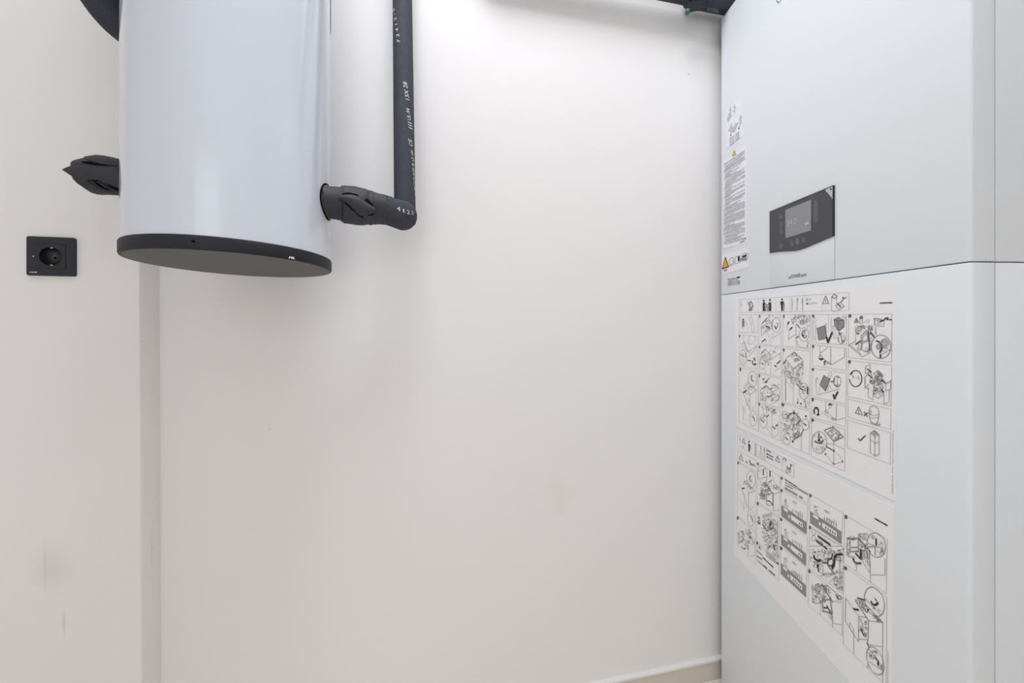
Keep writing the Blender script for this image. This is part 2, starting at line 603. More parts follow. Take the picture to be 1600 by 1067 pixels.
# horizontal run, wrapped in short pieces
a0 = tank_pt(AZR, TR - .006, ZR)
a1 = tank_pt(AZR, TR, ZR)
e0 = Vector((-.262, .742, H + .2485))
ec = Vector((-.2390, .7520, H + .2395))
hd = (e0 - a1).normalized()
def along(t): return a1.lerp(e0, t)
def tube(name, ts, rs, amp, seed, m=M['foamtape'], parent=pipe, label=None, seg=36):
    pts = []; rr = []
    for (ta, ra), (tb, rb) in zip(list(zip(ts, rs))[:-1], list(zip(ts, rs))[1:]):
        for q in range(5):
            pts.append(along(ta + (tb - ta) * q / 5)); s = q / 5; s = s * s * (3 - 2 * s)
            rr.append(ra + (rb - ra) * s)
    pts.append(along(ts[-1])); rr.append(rs[-1])
    v, f = sweep(pts, rr, seg, soft(amp, seed))
    o = mobj(name, v, f, m, parent, True)
    shade_auto(o, 50)
    if label: o['label'] = label
    return o
tube('foam_sleeve', [-.06, .06, .22, .30], [.0312, .0312, .0328, .0335], .010, 1)
wrap = tube('foam_wrap', [.20, .24, .50, .66, .69], [.0352, .0372, .0378, .0350, .034], .014, 2, label='loosely wrapped foam piece with an open slit')
tube('foam_sleeve', [.60, .64, .85, 1.0], [.0330, .0335, .0315, .0290], .010, 3)
for t_, r_ in ((.205, .0355), (.625, .0338), (.895, .0306)):
    v, f = sweep([along(t_), along(t_ + .007)], r_, 36, soft(.010, int(t_ * 1000)))
    mobj('joint', v, f, M['slit'], pipe, True)
# elbow: a mitred bulb that swallows the foot of the riser
ec = Vector((-.2385, .7460, H + .2395))
pts, rr = [], []
for i in range(5):
    pts.append(along(.88).lerp(ec, i / 5)); rr.append(.0290 + .0025 * i / 5)
axis_e = (ec - along(.88)).normalized()
for i in range(11):
    th = math.pi / 2 * i / 10
    pts.append(ec + axis_e * (.030 * math.sin(th))); rr.append(max(.0008, .0315 * math.cos(th)))
v, f = sweep(pts, rr, 40)
elbow = mobj('elbow_sleeve', v, f, M['foam'], pipe, True); shade_auto(elbow, 60)

# a black patch for the shade inside the torn slit, and the folded flap
va, vb = frame_for(hd)
cam_p = Vector((0, 0, H))
def wrap_pt(t, ang, r):
    """ang 0 faces the camera, positive upwards, about the run's axis"""
    c = along(t)
    toc = (cam_p - c); toc -= hd * toc.dot(hd); toc.normalize()
    upv = hd.cross(toc); 
    if upv.z < 0: upv = -upv
    return c + (toc * math.cos(ang) + upv * math.sin(ang)) * r
def patch(name, outline, r_edge, r_mid, m, parent, nseg=12, label=None):
    """leaf shaped patch lying on the wrapped run: outline rows (t, low angle, high angle)"""
    vs, fs = [], []
    cols = 7
    for (t, lo, hi) in outline:
        for q in range(cols):
            s = q / (cols - 1)
            a = R(lo + (hi - lo) * s)
            r = r_edge + (r_mid - r_edge) * math.sin(math.pi * s) ** .8
            vs.append(wrap_pt(t, a, r))
    n = len(outline)
    for i in range(n - 1):
        for q in range(cols - 1):
            fs.append([i * cols + q, i * cols + q + 1, (i + 1) * cols + q + 1, (i + 1) * cols + q])
    b = len(vs)
    for (t, lo, hi) in outline:
        for q in range(cols):
            s = q / (cols - 1)
            vs.append(wrap_pt(t, R(lo + (hi - lo) * s), r_edge - .004))
    for i in range(n - 1):
        for q in range(cols - 1):
            fs.append([b + i * cols + q, b + (i + 1) * cols + q, b + (i + 1) * cols + q + 1, b + i * cols + q + 1])
    rim = [i * cols for i in range(n)] + [(n - 1) * cols + q for q in range(1, cols)] + [i * cols + cols - 1 for i in range(n - 2, -1, -1)] + [q for q in range(cols - 2, 0, -1)]
    for i in range(len(rim)):
        x, y = rim[i], rim[(i + 1) % len(rim)]
        fs.append([x, y, b + y, b + x])
    o = mobj(name, vs, fs, m, parent, True); shade_auto(o, 55)
    if label: o['label'] = label
    return o
patch('slit', [(.17, 14, 20), (.22, 6, 34), (.30, -6, 40), (.40, -26, 38), (.50, -34, 36), (.60, -38, 24), (.655, -30, 12), (.67, -24, 4)], .0376, .0384, M['slit'], wrap, label='black patch for the shaded slit in the wrap')
patch('flap', [(.155, 13, 19), (.20, 8, 27), (.27, 4, 31), (.35, -8, 33), (.43, -24, 30), (.50, -28, 24), (.57, -24, 14), (.64, -17, 8), (.685, -12, 2)], .0382, .0445, M['foamtape'], wrap, label='curled flap of the torn wrap')
patch('tape_edge', [(.52, -36, -22), (.60, -40, -24), (.68, -38, -20)], .0380, .0395, M['foam'], wrap)

# lettering on the riser and the elbow
def strip_text(parent, s, y0, y1, x0, x1, h, mirror=False, name='printed_lettering'):
    """lettering that climbs the riser from pixel row y0 (its start) to y1, drifting from column x0 to x1"""
    vs2, fs, w, ch = text2d(s)
    def at(row):
        t = (row - 318) / (0 - 318.0)
        c = p_bot.lerp(p_top, t)
        # correct for the exact height of that row
        for _ in range(3):
            row_c = HY - (c.z - H) / c.y * FPX
            c = c + dirp * ((row_c - row) * c.y / FPX)
        return c
    out = []
    for (x, y) in vs2:
        k = x / w
        row = y0 + (y1 - y0) * k
        col = x0 + (x1 - x0) * k
        c = at(row)
        toc = Vector((-c.x, -c.y, 0)).normalized()
        side = Vector((toc.y, -toc.x, 0))
        if side.x < 0: side = -side
        mid = CX + FPX * c.x / c.y
        half = FPX * PR / c.y * 1.05
        sa = max(-.985, min(.985, (col - mid) / half))
        ang = math.asin(sa) - (y / ch - .5) * h / PR
        out.append(c + (toc * math.cos(ang) + side * math.sin(ang)) * (PR + .0009))
    return mobj(name, out, fs, M['white_ink'], parent)
strip_text(riser, '7 2 4 1 2 - 5', 79, 24, 623.5, 615.5, .0072)
strip_text(riser, '13X 28', 164, 138, 636.5, 632.5, .0085)
strip_text(riser, 'UL-94', 194, 177, 639, 637, .0080)
strip_text(riser, '|||', 206, 197, 640.5, 639.3, .0080)
strip_text(riser, 'CE', 233, 223, 642, 640, .0085)
strip_text(riser, 'EUROCLASS B s2 d0', 306, 239, 648.5, 643, .0062)
for s, (px, py), w, h in (('4', (623.2, 326), 5.5, 6.5), ('1', (631, 329), 1.8, 6), ('2', (638.3, 331.5), 4.5, 6.2), ('2', (644.6, 332.5), 3.2, 5.6)):
    vs2, fs, tw, ch = text2d(s)
    from mathutils.bvhtree import BVHTree
    bt = BVHTree.FromPolygons(v, f)
    o3 = []
    for (x, y) in vs2:
        q = ray(px + (x / tw - .5) * w + y * -.6, py - (y / ch - .5) * h + (x / tw - .5) * 1.4, 1.0)
        dd = (q - cam_p).normalized()
        hit = bt.ray_cast(cam_p, dd)
        pt = hit[0] if hit[0] else ray(px, py, .73)
        o3.append(pt - dd * .0005)
    mobj('printed_lettering', o3, fs, M['white_ink'], elbow)

# ------------------------------------------------------------------ the wrapped stub on the left
stub = tag(empty('wrapped_pipe_stub', (-.70, .64, H + .24)), 'short pipe stub wrapped in folded black foam on the left side of the tank', 'pipe')
s0 = tank_pt(AZL, TR - .006, ZL); s1 = tank_pt(AZL, TR, ZL)
sd = (tank_pt(AZL, TR + 1, ZL) - s1).normalized()
def crumple(seed, amp):
    rr = random.Random(seed)
    ph = [rr.uniform(0, 6.28) for _ in range(8)]
    def j(i, k, th):
        fold = abs(math.sin(th * 1.5 + ph[0] + i * .33)) ** .6
        return 1 + amp * (fold - .6) + amp * .5 * math.sin(th * 5 + ph[1] + i * .5) * math.sin(i * .5 + ph[2])
    return j
L = .090
L = .094
tt = [0, .15, .3, .42, .52, .62, .70, .78, .85, .90, .94, .97, .99, 1.0]
pts = [s0] + [s1 + sd * (L * t) - Vector((0, 0, .009 * max(0, (t - .6) / .4) ** 1.5)) for t in tt]
rad = [.0285, .0285, .0288, .0294, .0300, .0304, .0306, .0304, .0298, .0288, .0276, .0258, .0225, .0170, .008]
v, f = sweep(pts, rad, 44, crumple(3, .10))
so_ = mobj('foam_wrap', v, f, M['foamtape'], stub, True); shade_auto(so_, 40)
# folds on the side that faces the room
def stub_pt(t, ang, r):
    c = s1 + sd * (L * t)
    toc = cam_p - c; toc -= sd * toc.dot(sd); toc.normalize()
    upv = sd.cross(toc)
    if upv.z < 0: upv = -upv
    return c + (toc * math.cos(ang) + upv * math.sin(ang)) * r
def band(name, path, w, h, m, parent, fn, taper=True, label=None):
    """a ridge of folded foam or a strip of painted fold shade along path [(t, angle, radius)]"""
    vs, fs = [], []
    n = len(path)
    for i, (t, a, r) in enumerate(path):
        k = 1.0
        if taper == 'tip': k = max(.06, min(1, (i + 1) / 2.5, (n - 1 - i) / 3.2))
        elif taper: k = max(.15, math.sin(math.pi * min(1, max(0, (i + .35) / (n - .3)))) ** .6)
        for (da, dr) in ((-w, -.004), (-w * .8, h * .55), (0, h), (w * .9, h * .75), (w, -.004)):
            vs.append(fn(t, R(a + da * k), r + dr * (k if dr > 0 else 1)))
    for i in range(n - 1):
        for q in range(5):
            q2 = (q + 1) % 5
            fs.append([i * 5 + q, (i + 1) * 5 + q, (i + 1) * 5 + q2, i * 5 + q2])
    fs.append([0, 1, 2, 3, 4]); fs.append([(n - 1) * 5 + q for q in range(5)][::-1])
    o = mobj(name, vs, fs, m, parent, True); shade_auto(o, 45)
    if label: o['label'] = label
    return o
band('foam_fold', [(.20, 18, .0292), (.40, 12, .0302), (.58, 6, .0306), (.74, 3, .0302), (.88, 4, .0285), (.98, 8, .0255), (1.05, 11, .0236), (1.10, 13, .0225)], 24, .0036, M['foamtape'], so_, stub_pt, 'tip')
band('foam_fold', [(.05, 50, .0285), (.30, 50, .0300), (.48, 54, .0308), (.64, 60, .0312), (.78, 68, .0296)], 22, .0046, M['foamtape'], so_, stub_pt)
for k, t in enumerate((.42, .60, .78)):
    band('foam_fold', [(t + .14, -16, .0292), (t + .10, -28, .0298), (t + .04, -44, .0298), (t - .04, -62, .0284)], 9, .0034, M['foamtape'], so_, stub_pt)
    band('crease_shade', [(t + .02, -22, .0305), (t - .01, -32, .0308), (t - .06, -46, .0306), (t - .12, -58, .0296)], 3, .0012, M['slit'], so_, stub_pt)  # black strips stand for the shade between the folds
band('crease_shade', [(.36, 30, .0318), (.50, 31, .0326), (.62, 36, .0330), (.74, 38, .0322)], 3, .0012, M['slit'], so_, stub_pt)
band('crease_shade', [(.50, -18, .0306), (.64, -16, .0312), (.78, -12, .0306), (.90, -8, .0290), (1.0, -2, .0255)], 3, .0012, M['slit'], so_, stub_pt)

# ------------------------------------------------------------------ fat foam cover at the upper left
bz = H + .6035
bend = tag(empty('foam_pipe_cover', (-.70, .62, bz - .086)), 'thick rounded cover of speckled black foam at the upper left side of the tank', 'pipe cover')
b0 = tank_pt(R(188), TR - .012, bz); bd = (tank_pt(R(188), 1, bz) - tank_pt(R(188), 0, bz)).normalized()
pts, rr = [], []
for d_, r_ in ((0, .066), (.022, .066), (.026, .079), (.032, .0845), (.042, .086), (.052, .086)):
    pts.append(b0 + bd * d_); rr.append(r_)
for i in range(1, 13):
    th = math.pi / 2 * i / 12
    pts.append(b0 + bd * (.052 + .038 * math.sin(th))); rr.append(max(.001, .086 * math.cos(th) ** .5))
v, f = sweep(pts, rr, 56)
bo = mobj('foam_cover', v, f, M['foam'], bend, True); shade_auto(bo, 60)
v, f = sweep([b0 + bd * .004, b0 + bd * .020], [.070, .070], 48)
mobj('foam_collar', v, f, M['slit'], bend, True)

# ------------------------------------------------------------------ insulated pipe along the top of the wall
tp = tag(empty('insulated_pipe', uv(.40, DB - .05, H + .93)), 'black insulated pipe running high along the back wall to the cabinet top', 'pipe')
dpt = DB - .046
def tpt(u, z, off=0): return uv(u, dpt + off, z)
def u_at(px, d): 
    q = onwall(px, HY, d); return q.dot(U)
u1 = u_at(1077, dpt)
ul = u1 - .62
pp = [tpt(ul, CEIL), tpt(ul, H + 1.12)] + [tpt(ul + .06 * (1 - math.cos(math.pi / 2 * i / 8)), H + .9755 + .06 * (1 - math.sin(math.pi / 2 * i / 8))) for i in range(9)] + [tpt(ul + .06 + (u1 - ul - .06) * i / 6, H + .9755) for i in range(1, 7)]
v, f = sweep(pp, .0255, 36)
mobj('foam_sleeve', v, f, M['foam'], tp, True)
u2 = u_at(1102, dpt); u3 = UR - .02
v, f = sweep([tpt(u1 - .001, H + .977), tpt(u1 + .004, H + .978), tpt((u1 + u2) / 2, H + .980), tpt(u2, H + .982), tpt(u2 + .004, H + .982)], [.030, .0335, .0352, .0352, .033], 40, soft(.006, 4))
o = mobj('foam_wrap', v, f, M['foamtape'], tp, True); shade_auto(o, 50)
v, f = sweep([tpt(u2 - .002, H + .983), tpt(u2 + .02, H + .983), tpt(u2 + .30, H + .984), tpt(u3, H + .984)], [.0345, .0352, .0340, .0340], 40, soft(.004, 6))
o = mobj('foam_sleeve', v, f, M['foam'], tp, True); shade_auto(o, 50)
# hanging flap of tape and the green tip
def wedge(name, pts3, th, m, parent):
    n = len(pts3)
    vs = [p - N * th for p in pts3] + [p + N * th for p in pts3]
    fs = [list(range(n)), list(range(2 * n - 1, n - 1, -1))] + [[i, n + i, n + (i + 1) % n, (i + 1) % n] for i in range(n)]
    return mobj(name, vs, fs, m, parent)
dfl = dpt - .020
wedge('tape_flap', [onwall(x, y, dfl) for x, y in ((1073, 4), (1100, 2), (1103, 12), (1093, 15.5), (1079, 18.8), (1074.5, 16))], .0015, M['cap'], tp)
wedge('tape_flap', [onwall(x, y, dfl) for x, y in ((1104, 12), (1118, 14), (1121, 16), (1123, 21), (1118.5, 20.5), (1112, 18), (1106, 17.5))], .0015, M['foamtape'], tp)
g = onwall(1074.3, 19, dfl - .004)
v, f = sweep([g + Vector((0, 0, .009)), g + Vector((0, 0, .007)), g + Vector((0, 0, .002)), g - Vector((0, 0, .004)), g - Vector((0, 0, .007))], [.003, .0052, .0062, .0055, .002], 18)
tag(mobj('cable_tip', v, f, M['green'], tp, True), 'small glossy green tip')

# ------------------------------------------------------------------ the wall socket
sock = tag(empty('wall_socket', uv(su, DL, sz - .04)), 'black square wall power socket on the white wall left of the tank', 'socket')
def sk(u, z, d): return uv(su + u, DL - d, sz + z)
def rect(a, b, r=.003, n=4):
    out = []
    for (cx, cy, s) in ((a - r, b - r, 0), (-a + r, b - r, 90), (-a + r, -b + r, 180), (a - r, -b + r, 270)):
        for i in range(n + 1):
            th = R(s + 90 * i / n)
            out.append((cx + r * math.cos(th), cy + r * math.sin(th)))
    return out
def circ(r, n=40): return [(r * math.cos(2 * math.pi * i / n), r * math.sin(2 * math.pi * i / n)) for i in range(n)]
def holed(outer_half, r_outer, hole_fn, d0, d1, name, m, parent, n=48):
    """square plate with a hole; hole_fn(th) -> (u, z)"""
    vs, fs = [], []
    def sq(th):
        c, s = math.cos(th), math.sin(th)
        k = outer_half / max(abs(c), abs(s))
        return (c * k, s * k)
    ths = [2 * math.pi * (i + .5) / n for i in range(n)]
    for th in ths:
        for (p, d) in ((sq(th), d1), (hole_fn(th), d1), (hole_fn(th), d0), (sq(th), d0)):
            vs.append(sk(p[0], p[1], d))
    for i in range(n):
        a, b = i * 4, ((i + 1) % n) * 4
        for q in range(4):
            q2 = (q + 1) % 4
            fs.append([a + q, a + q2, b + q2, b + q])
    return mobj(name, vs, fs, m, parent)
def sqh(h):
    def fn(th):
        c, s = math.cos(th), math.sin(th); k = h / max(abs(c), abs(s)); return (c * k, s * k)
    return fn
holed(.0403, 0, sqh(.0258), .0010, .0058, 'frame', M['socket'], sock, 96)
holed(.0405, 0, sqh(.0258), 0, .0010, 'backing_rim', M['trimwhite'], sock, 96)
ins = holed(.0254, 0, lambda th: (.0192 * math.cos(th), .0192 * math.sin(th)), -.002, .0064, 'insert', M['socket'], sock, 96)
# well of the socket
vs, fs = [], []
n = 48
for (r, d) in ((.0192, .0062), (.0186, -.0125), (0.0001, -.0125)):
    for i in range(n):
        th = 2 * math.pi * i / n
        vs.append(sk(r * math.cos(th), r * math.sin(th), d))
for a in range(2):
    for i in range(n):
        j = (i + 1) % n
        fs.append([a * n + i, (a + 1) * n + i, (a + 1) * n + j, a * n + j])
mobj('socket_well', vs, fs, M['socketdark'], sock, True)
for s in (-1, 1):
    v, f = prism(circ(.0024, 16), lambda a, b, d, s=s: sk(a + s * .0095, b, d), -.0126, -.0121)
    mobj('pin_hole', v, f, M['slit'], sock)
    v, f = prism([(-.0022, -.0008), (.0022, -.0008), (.0022, .0008), (-.0022, .0008)], lambda a, b, d, s=s: sk(a, b + s * .0178, d), -.011, .0045)
    mobj('earth_contact', v, f, M['metal'], sock)
# raised hairline of the insert and the small maker's mark
vs, fs = [], []
for k, (x, w_, h_) in enumerate(((0, .0016, .0014), (.0018, .0006, .0018), (.0027, .0018, .0014), (.0048, .0016, .0020), (.0067, .0010, .0014), (.0080, .0022, .0020), (.0105, .0014, .0020))):
    b0_ = len(vs)
    vs += [sk(-.0345 + x + i, -.0345 + j, .0060) for i, j in ((0, 0), (w_, 0), (w_, h_), (0, h_))]
    fs.append([b0_, b0_ + 1, b0_ + 2, b0_ + 3])
tag(mobj('maker_mark', vs, fs, M['white_ink'], sock), 'tiny white mark in the frame corner')
v, f = prism([(-.0008, -.0012), (.0006, -.0014), (.0012, .0004), (.0002, .0014), (-.001, .0008)], lambda a, b, d: sk(a - .0288, b - .0008, d), .0056, .0061)
mobj('paint_fleck', v, f, M['white_ink'], sock)

# ------------------------------------------------------------------ the heat-pump tower cabinet
VPX = 775.0
AV = Vector(((VPX - CX) / FPX, 1, 0)).normalized()       # along the front, near to far
FF = ray(1126, HY, 1.05)                                  # far front edge
tn = (1517 - CX) / FPX
kk = (FF.x - tn * FF.y) / (AV.x - tn * AV.y)
NN = FF - AV * kk                                         # near front edge
W = kk
ANG = math.atan2(-AV.x, AV.y)
CL = Vector((NN.x, NN.y, 0))
tower = tag(empty('heating_tower', CL, ANG), 'tall white steel heating cabinet with a dark control display and printed instruction sheets', 'heating unit')
BV = Vector((AV.y, -AV.x, 0))                             # into the cabinet
zs = H + (HY - 408.6) / FPX * NN.y                        # joint of the two front panels
zt = H + (HY - 31.5) / FPX * FF.y
DEP = .66


def door(px, py, off=0.0):
    """point of the front plane (its local y, z) seen at a measured pixel"""
    t = (px - CX) / FPX
    o = CL - BV * off
    # o + AV*k = (t*Y, Y)
    k = (o.x - t * o.y) / (t * AV.y - AV.x)
    Y = o.y + AV.y * k
    return (k, H + (HY - py) / FPX * Y)


def front_panel(name, z0, z1, label=None):
    """steel tray: softly rounded upright edges, crisp rounded upper and lower edges"""
    bm = box_bm(0, .0375, 0, W, z0, z1)
    ed = [e for e in bm.edges if all(abs(v.co.x) < 1e-6 for v in e.verts) and abs(e.verts[0].co.y - e.verts[1].co.y) < 1e-6]
    bmesh.ops.bevel(bm, geom=ed, offset=.0055, segments=5, profile=.5, affect='EDGES')
    ed = [e for e in bm.edges if len(e.link_faces) == 2 and e.calc_face_angle(0) > R(50) and abs(e.verts[0].co.z - e.verts[1].co.z) < 1e-6]
    bmesh.ops.bevel(bm, geom=ed, offset=.0016, segments=3, profile=.5, affect='EDGES')
    ed = [e for e in bm.edges if len(e.link_faces) == 2 and e.calc_face_angle(0) > R(50) and abs(e.verts[0].co.z - e.verts[1].co.z) > .1]
    bmesh.ops.bevel(bm, geom=ed, offset=.0014, segments=2, profile=.5, affect='EDGES')
    o = bm_obj(name, bm, M['cabinet'], tower, auto=32, world=False)
    if label: o['label'] = label
    return o


GAP = .0009
upper = front_panel('upper_front_panel', zs + GAP, zt)
lower = front_panel('lower_front_panel', .008, zs - GAP)
def body(name, z0, z1):
    bm = box_bm(.0401, DEP, .0006, W - .0006, z0, z1)
    bmesh.ops.bevel(bm, geom=list(bm.edges), offset=.0014, segments=2, profile=.5, affect='EDGES')
    return bm_obj(name, bm, M['cabinet'], tower, auto=32, world=False)
body('upper_side_casing', zs + GAP, zt - .002)
body('lower_side_casing', .008, zs - GAP)
bm_obj('inner_frame', box_bm(.006, DEP - .006, .006, W - .006, .05, zt - .01), M['cabdark'], tower, world=False)
for (x, y) in ((.05, .05), (.05, W - .05), (DEP - .05, .05), (DEP - .05, W - .05)):
    v, f = lathe(x, y, [(0, 0), (.022, 0), (.024, .004), (.024, .01), (.010, .014), (.010, .052)], 20)
    mobj('foot', v, f, M['cap'], tower, True, world=False)


# ---- flat print on the front plane
class Art:
    """flat print: strokes, fills and lettering given in the pixel frame of a close view, laid on the front plane"""
    MATS = ['line', 'ink', 'grey', 'pale', 'paper', 'orange', 'yellow']

    def __init__(self, ox, oy, s, off=.0012):
        self.map(ox, oy, s)
        self.off = off
        self.v = []; self.f = []; self.m = []; self.layer = 0

    def map(self, ox, oy, s):
        self.ox, self.oy, self.s = ox, oy, s
        return self

    def p(self, x, y):
        return door(self.ox + x / self.s, self.oy + y / self.s, self.off)

    def _add(self, pts, fs, m, lift):
        b = len(self.v)
        self.layer += 1
        x = -self.off - lift - self.layer * 4e-7
        self.v += [(x, a, z) for a, z in pts]
        self.f += [[b + i for i in f] for f in fs]
        self.m += [self.MATS.index(m)] * len(fs)

    def l(self, w, *c, m='line', close=False, lift=0.0002):
        """polyline stroke, w in millimetres"""
        pts = [self.p(c[i], c[i + 1]) for i in range(0, len(c), 2)]
        if close: pts.append(pts[0])
        h = w / 2000.0 * (.66 if m == 'line' else .75 if m == 'ink' else 1.0)
        for (a, b) in zip(pts[:-1], pts[1:]):
            dx, dz = b[0] - a[0], b[1] - a[1]
            n = math.hypot(dx, dz)
            if n < 1e-7: continue
            ex, ez = dx / n * h * .6, dz / n * h * .6
            nx, nz = -dz / n * h, dx / n * h
            self._add([(a[0] - ex - nx, a[1] - ez - nz), (b[0] + ex - nx, b[1] + ez - nz), (b[0] + ex + nx, b[1] + ez + nz), (a[0] - ex + nx, a[1] - ez + nz)], [[0, 1, 2, 3]], m, lift)

    def k(self, w, *c, **kw):
        self.l(w, *c, m='ink', **kw)

    def poly(self, m, *c, lift=0.00015):
        pts = [self.p(c[i], c[i + 1]) for i in range(0, len(c), 2)]
        self._add(pts, [list(range(len(pts)))], m, lift)

    def e(self, w, cx, cy, rx, ry, m='line', a0=0, a1=360, n=28, tilt=0.0):
        c = []
        ct, st = math.cos(R(tilt)), math.sin(R(tilt))
        for i in range(n + 1):
            th = R(a0 + (a1 - a0) * i / n)
            x, y = rx * math.cos(th), ry * math.sin(th)
            c += [cx + x * ct - y * st, cy + x * st + y * ct]
        self.l(w, *c, m=m)

    def disc(self, m, cx, cy, rx, ry, n=20, lift=.00016, tilt=0.0):
        c = []
        ct, st = math.cos(R(tilt)), math.sin(R(tilt))
        for i in range(n):
            th = 2 * math.pi * i / n
            x, y = rx * math.cos(th), ry * math.sin(th)
            c += [cx + x * ct - y * st, cy + x * st + y * ct]
        self.poly(m, *c, lift=lift)

    def num(self, x, y, w=18, h=36, sk=0):
        self.poly('ink', x - w / 2, y - h / 2, x + w / 2, y - h / 2 + sk, x + w / 2, y + h / 2 + sk, x - w / 2, y + h / 2, lift=.0003)
        self.l(.5, x - w * .1, y - h * .25 + sk * .4, x - w * .1, y + h * .25 + sk * .4, m='paper', lift=.0004)

    def arrow(self, x0, y0, x1, y1, w=2.2, hw=9, hl=14, m='ink'):
        d = math.hypot(x1 - x0, y1 - y0); ux, uy = (x1 - x0) / d, (y1 - y0) / d
        bx, by = x1 - ux * hl, y1 - uy * hl
        self.l(w, x0, y0, bx, by, m=m)
        self.poly(m, x1, y1, bx - uy * hw, by + ux * hw, bx + uy * hw, by - ux * hw, lift=.0003)

    def carrow(self, cx, cy, rx, ry, a0, a1, w=2.0, hw=9, hl=14):
        self.e(w, cx, cy, rx, ry, m='ink', a0=a0, a1=a1, n=12)
        th = R(a1); s = 1 if a1 > a0 else -1
        x, y = cx + rx * math.cos(th), cy + ry * math.sin(th)
        dx, dy = -rx * math.sin(th) * s, ry * math.cos(th) * s
        d = math.hypot(dx, dy); dx /= d; dy /= d
        self.poly('ink', x + dx * hl, y + dy * hl, x - dy * hw, y + dx * hw, x + dy * hw, y - dx * hw, lift=.0003)

    def tri(self, *c, w=1.3):
        self.l(w, *c, close=True, m='ink')
        x = (c[0] + c[2] + c[4]) / 3; y = (c[1] + c[3] + c[5]) / 3
        hh = (max(c[3], c[5]) - c[1])
        self.k(w, x, y - hh * .22, x, y + hh * .12); self.k(w, x, y + hh * .2, x, y + hh * .23)

    def text(self, s, x0, y0, x1, y1, h, m='ink'):
        """lettering on the baseline (x0,y0)-(x1,y1), h its cap height in the same view units"""
        vs, fs, w, ch = text2d(s)
        if not vs: return
        a, b = self.p(x0, y0), self.p(x1, y1)
        up0 = self.p(x0, y0 - h); hh = up0[1] - a[1]
        pts = [(a[0] + (b[0] - a[0]) * x / w, a[1] + (b[1] - a[1]) * x / w + y / ch * hh) for x, y in vs]
        self._add(pts, fs, m, .0003)

    def vtext(self, s, x0, y0, x1, y1, wpx, m='ink'):
        """lettering turned a quarter, running from (x0,y0) up to (x1,y1); wpx its letter height across"""
        vs, fs, w, ch = text2d(s)
        a, b = self.p(x0, y0), self.p(x1, y1)
        pts = []
        for x, y in vs:
            k = x / w
            q = self.p(x0 + (x1 - x0) * k - wpx * (y / ch), y0 + (y1 - y0) * k)
            pts.append(q)
        self._add(pts, fs, m, .0003)

    def clutter(self, quad, n, seed, ln=22, w=(.5, 1.1), dirs=((1, .45), (1, -.6), (0, 1)), blobs=0, dark=.3, bs=1.0):
        """dense small machinery lines inside a quad (tl, tr, br, bl)"""
        r = random.Random(seed)
        (ax, ay), (bx, by), (cx, cy), (dx, dy) = quad
        def pt(u, v):
            x0, y0 = ax + (bx - ax) * u, ay + (by - ay) * u
            x1, y1 = dx + (cx - dx) * u, dy + (cy - dy) * u
            return x0 + (x1 - x0) * v, y0 + (y1 - y0) * v
        for i in range(n):
            x, y = pt(r.random(), r.random())
            d = r.choice(dirs)
            k = ln * r.uniform(.3, 1.0) * r.choice((1, 1, -1))
            self.l(r.uniform(*w), x, y, x + d[0] * k, y + d[1] * k, m='ink' if r.random() < dark else 'line')
        for i in range(blobs):
            x, y = pt(r.random(), r.random())
            s = r.uniform(2.5, 6.5) * bs
            self.poly('ink' if r.random() < .75 else 'grey', x - s, y - s * .6, x + s * .5, y - s, x + s, y + s * .5, x - s * .3, y + s)
        for i in range(blobs // 2):
            x, y = pt(r.random(), r.random())
            s = r.uniform(6, 14) * bs
            self.e(r.uniform(*w), x, y, s * .7, s, n=10)

    def lines(self, x0, y0, x1, y1, w, seed=1, m='ink', gap=.16):
        """a row of print too small to read"""
        r = random.Random(seed)
        k = 0.0
        while k < 1:
            e = min(1, k + r.uniform(.03, .12))
            self.l(w * r.uniform(.8, 1.1), x0 + (x1 - x0) * k, y0 + (y1 - y0) * k, x0 + (x1 - x0) * e, y0 + (y1 - y0) * e, m=m)
            k = e + r.uniform(.3, 1) * .035 + (gap * r.random() if r.random() < .08 else 0)

    def obj(self, name, parent, label=None):
        o = mobj(name, self.v, self.f, [M[k] for k in self.MATS], parent, midx=self.m, world=False)
        if label: o['label'] = label
        return o


def sheet(name, px, parent, m, off0=0.0, off1=.0008, label=None, world=False):
    q = [door(x, y, off1) for x, y in px]
    n = len(q)
    vs = [(-off1, a, z) for a, z in q] + [(-off0 + .0002, a, z) for a, z in q]
    fs = [list(range(n)), list(range(2 * n - 1, n - 1, -1))] + [[i, n + i, n + (i + 1) % n, (i + 1) % n] for i in range(n)]
    o = mobj(name, vs, fs, m, parent, world=False)
    if label: o['label'] = label
    return o


# ---- control insert: cover flap with the product name, dark display bezel
def cz(px, py): return door(px, py, .002)
yl, yr = cz(1202.2, 400)[0], cz(1302.6, 400)[0]
z_tl = cz(1202.2, 331.0)[1]; z_tr = cz(1302.0, 288.8)[1]
ztp = (z_tl + z_tr) / 2
flap_z1 = ztp + .001
bmx = box_bm(-.0012, .004, yr, yl, zs + GAP + .0012, flap_z1 - .01, .0007, 2)
flap = bm_obj('control_cover', bmx, M['cabinet'], tower, auto=32, world=False)
flap['label'] = 'white flap under the display with the product name'
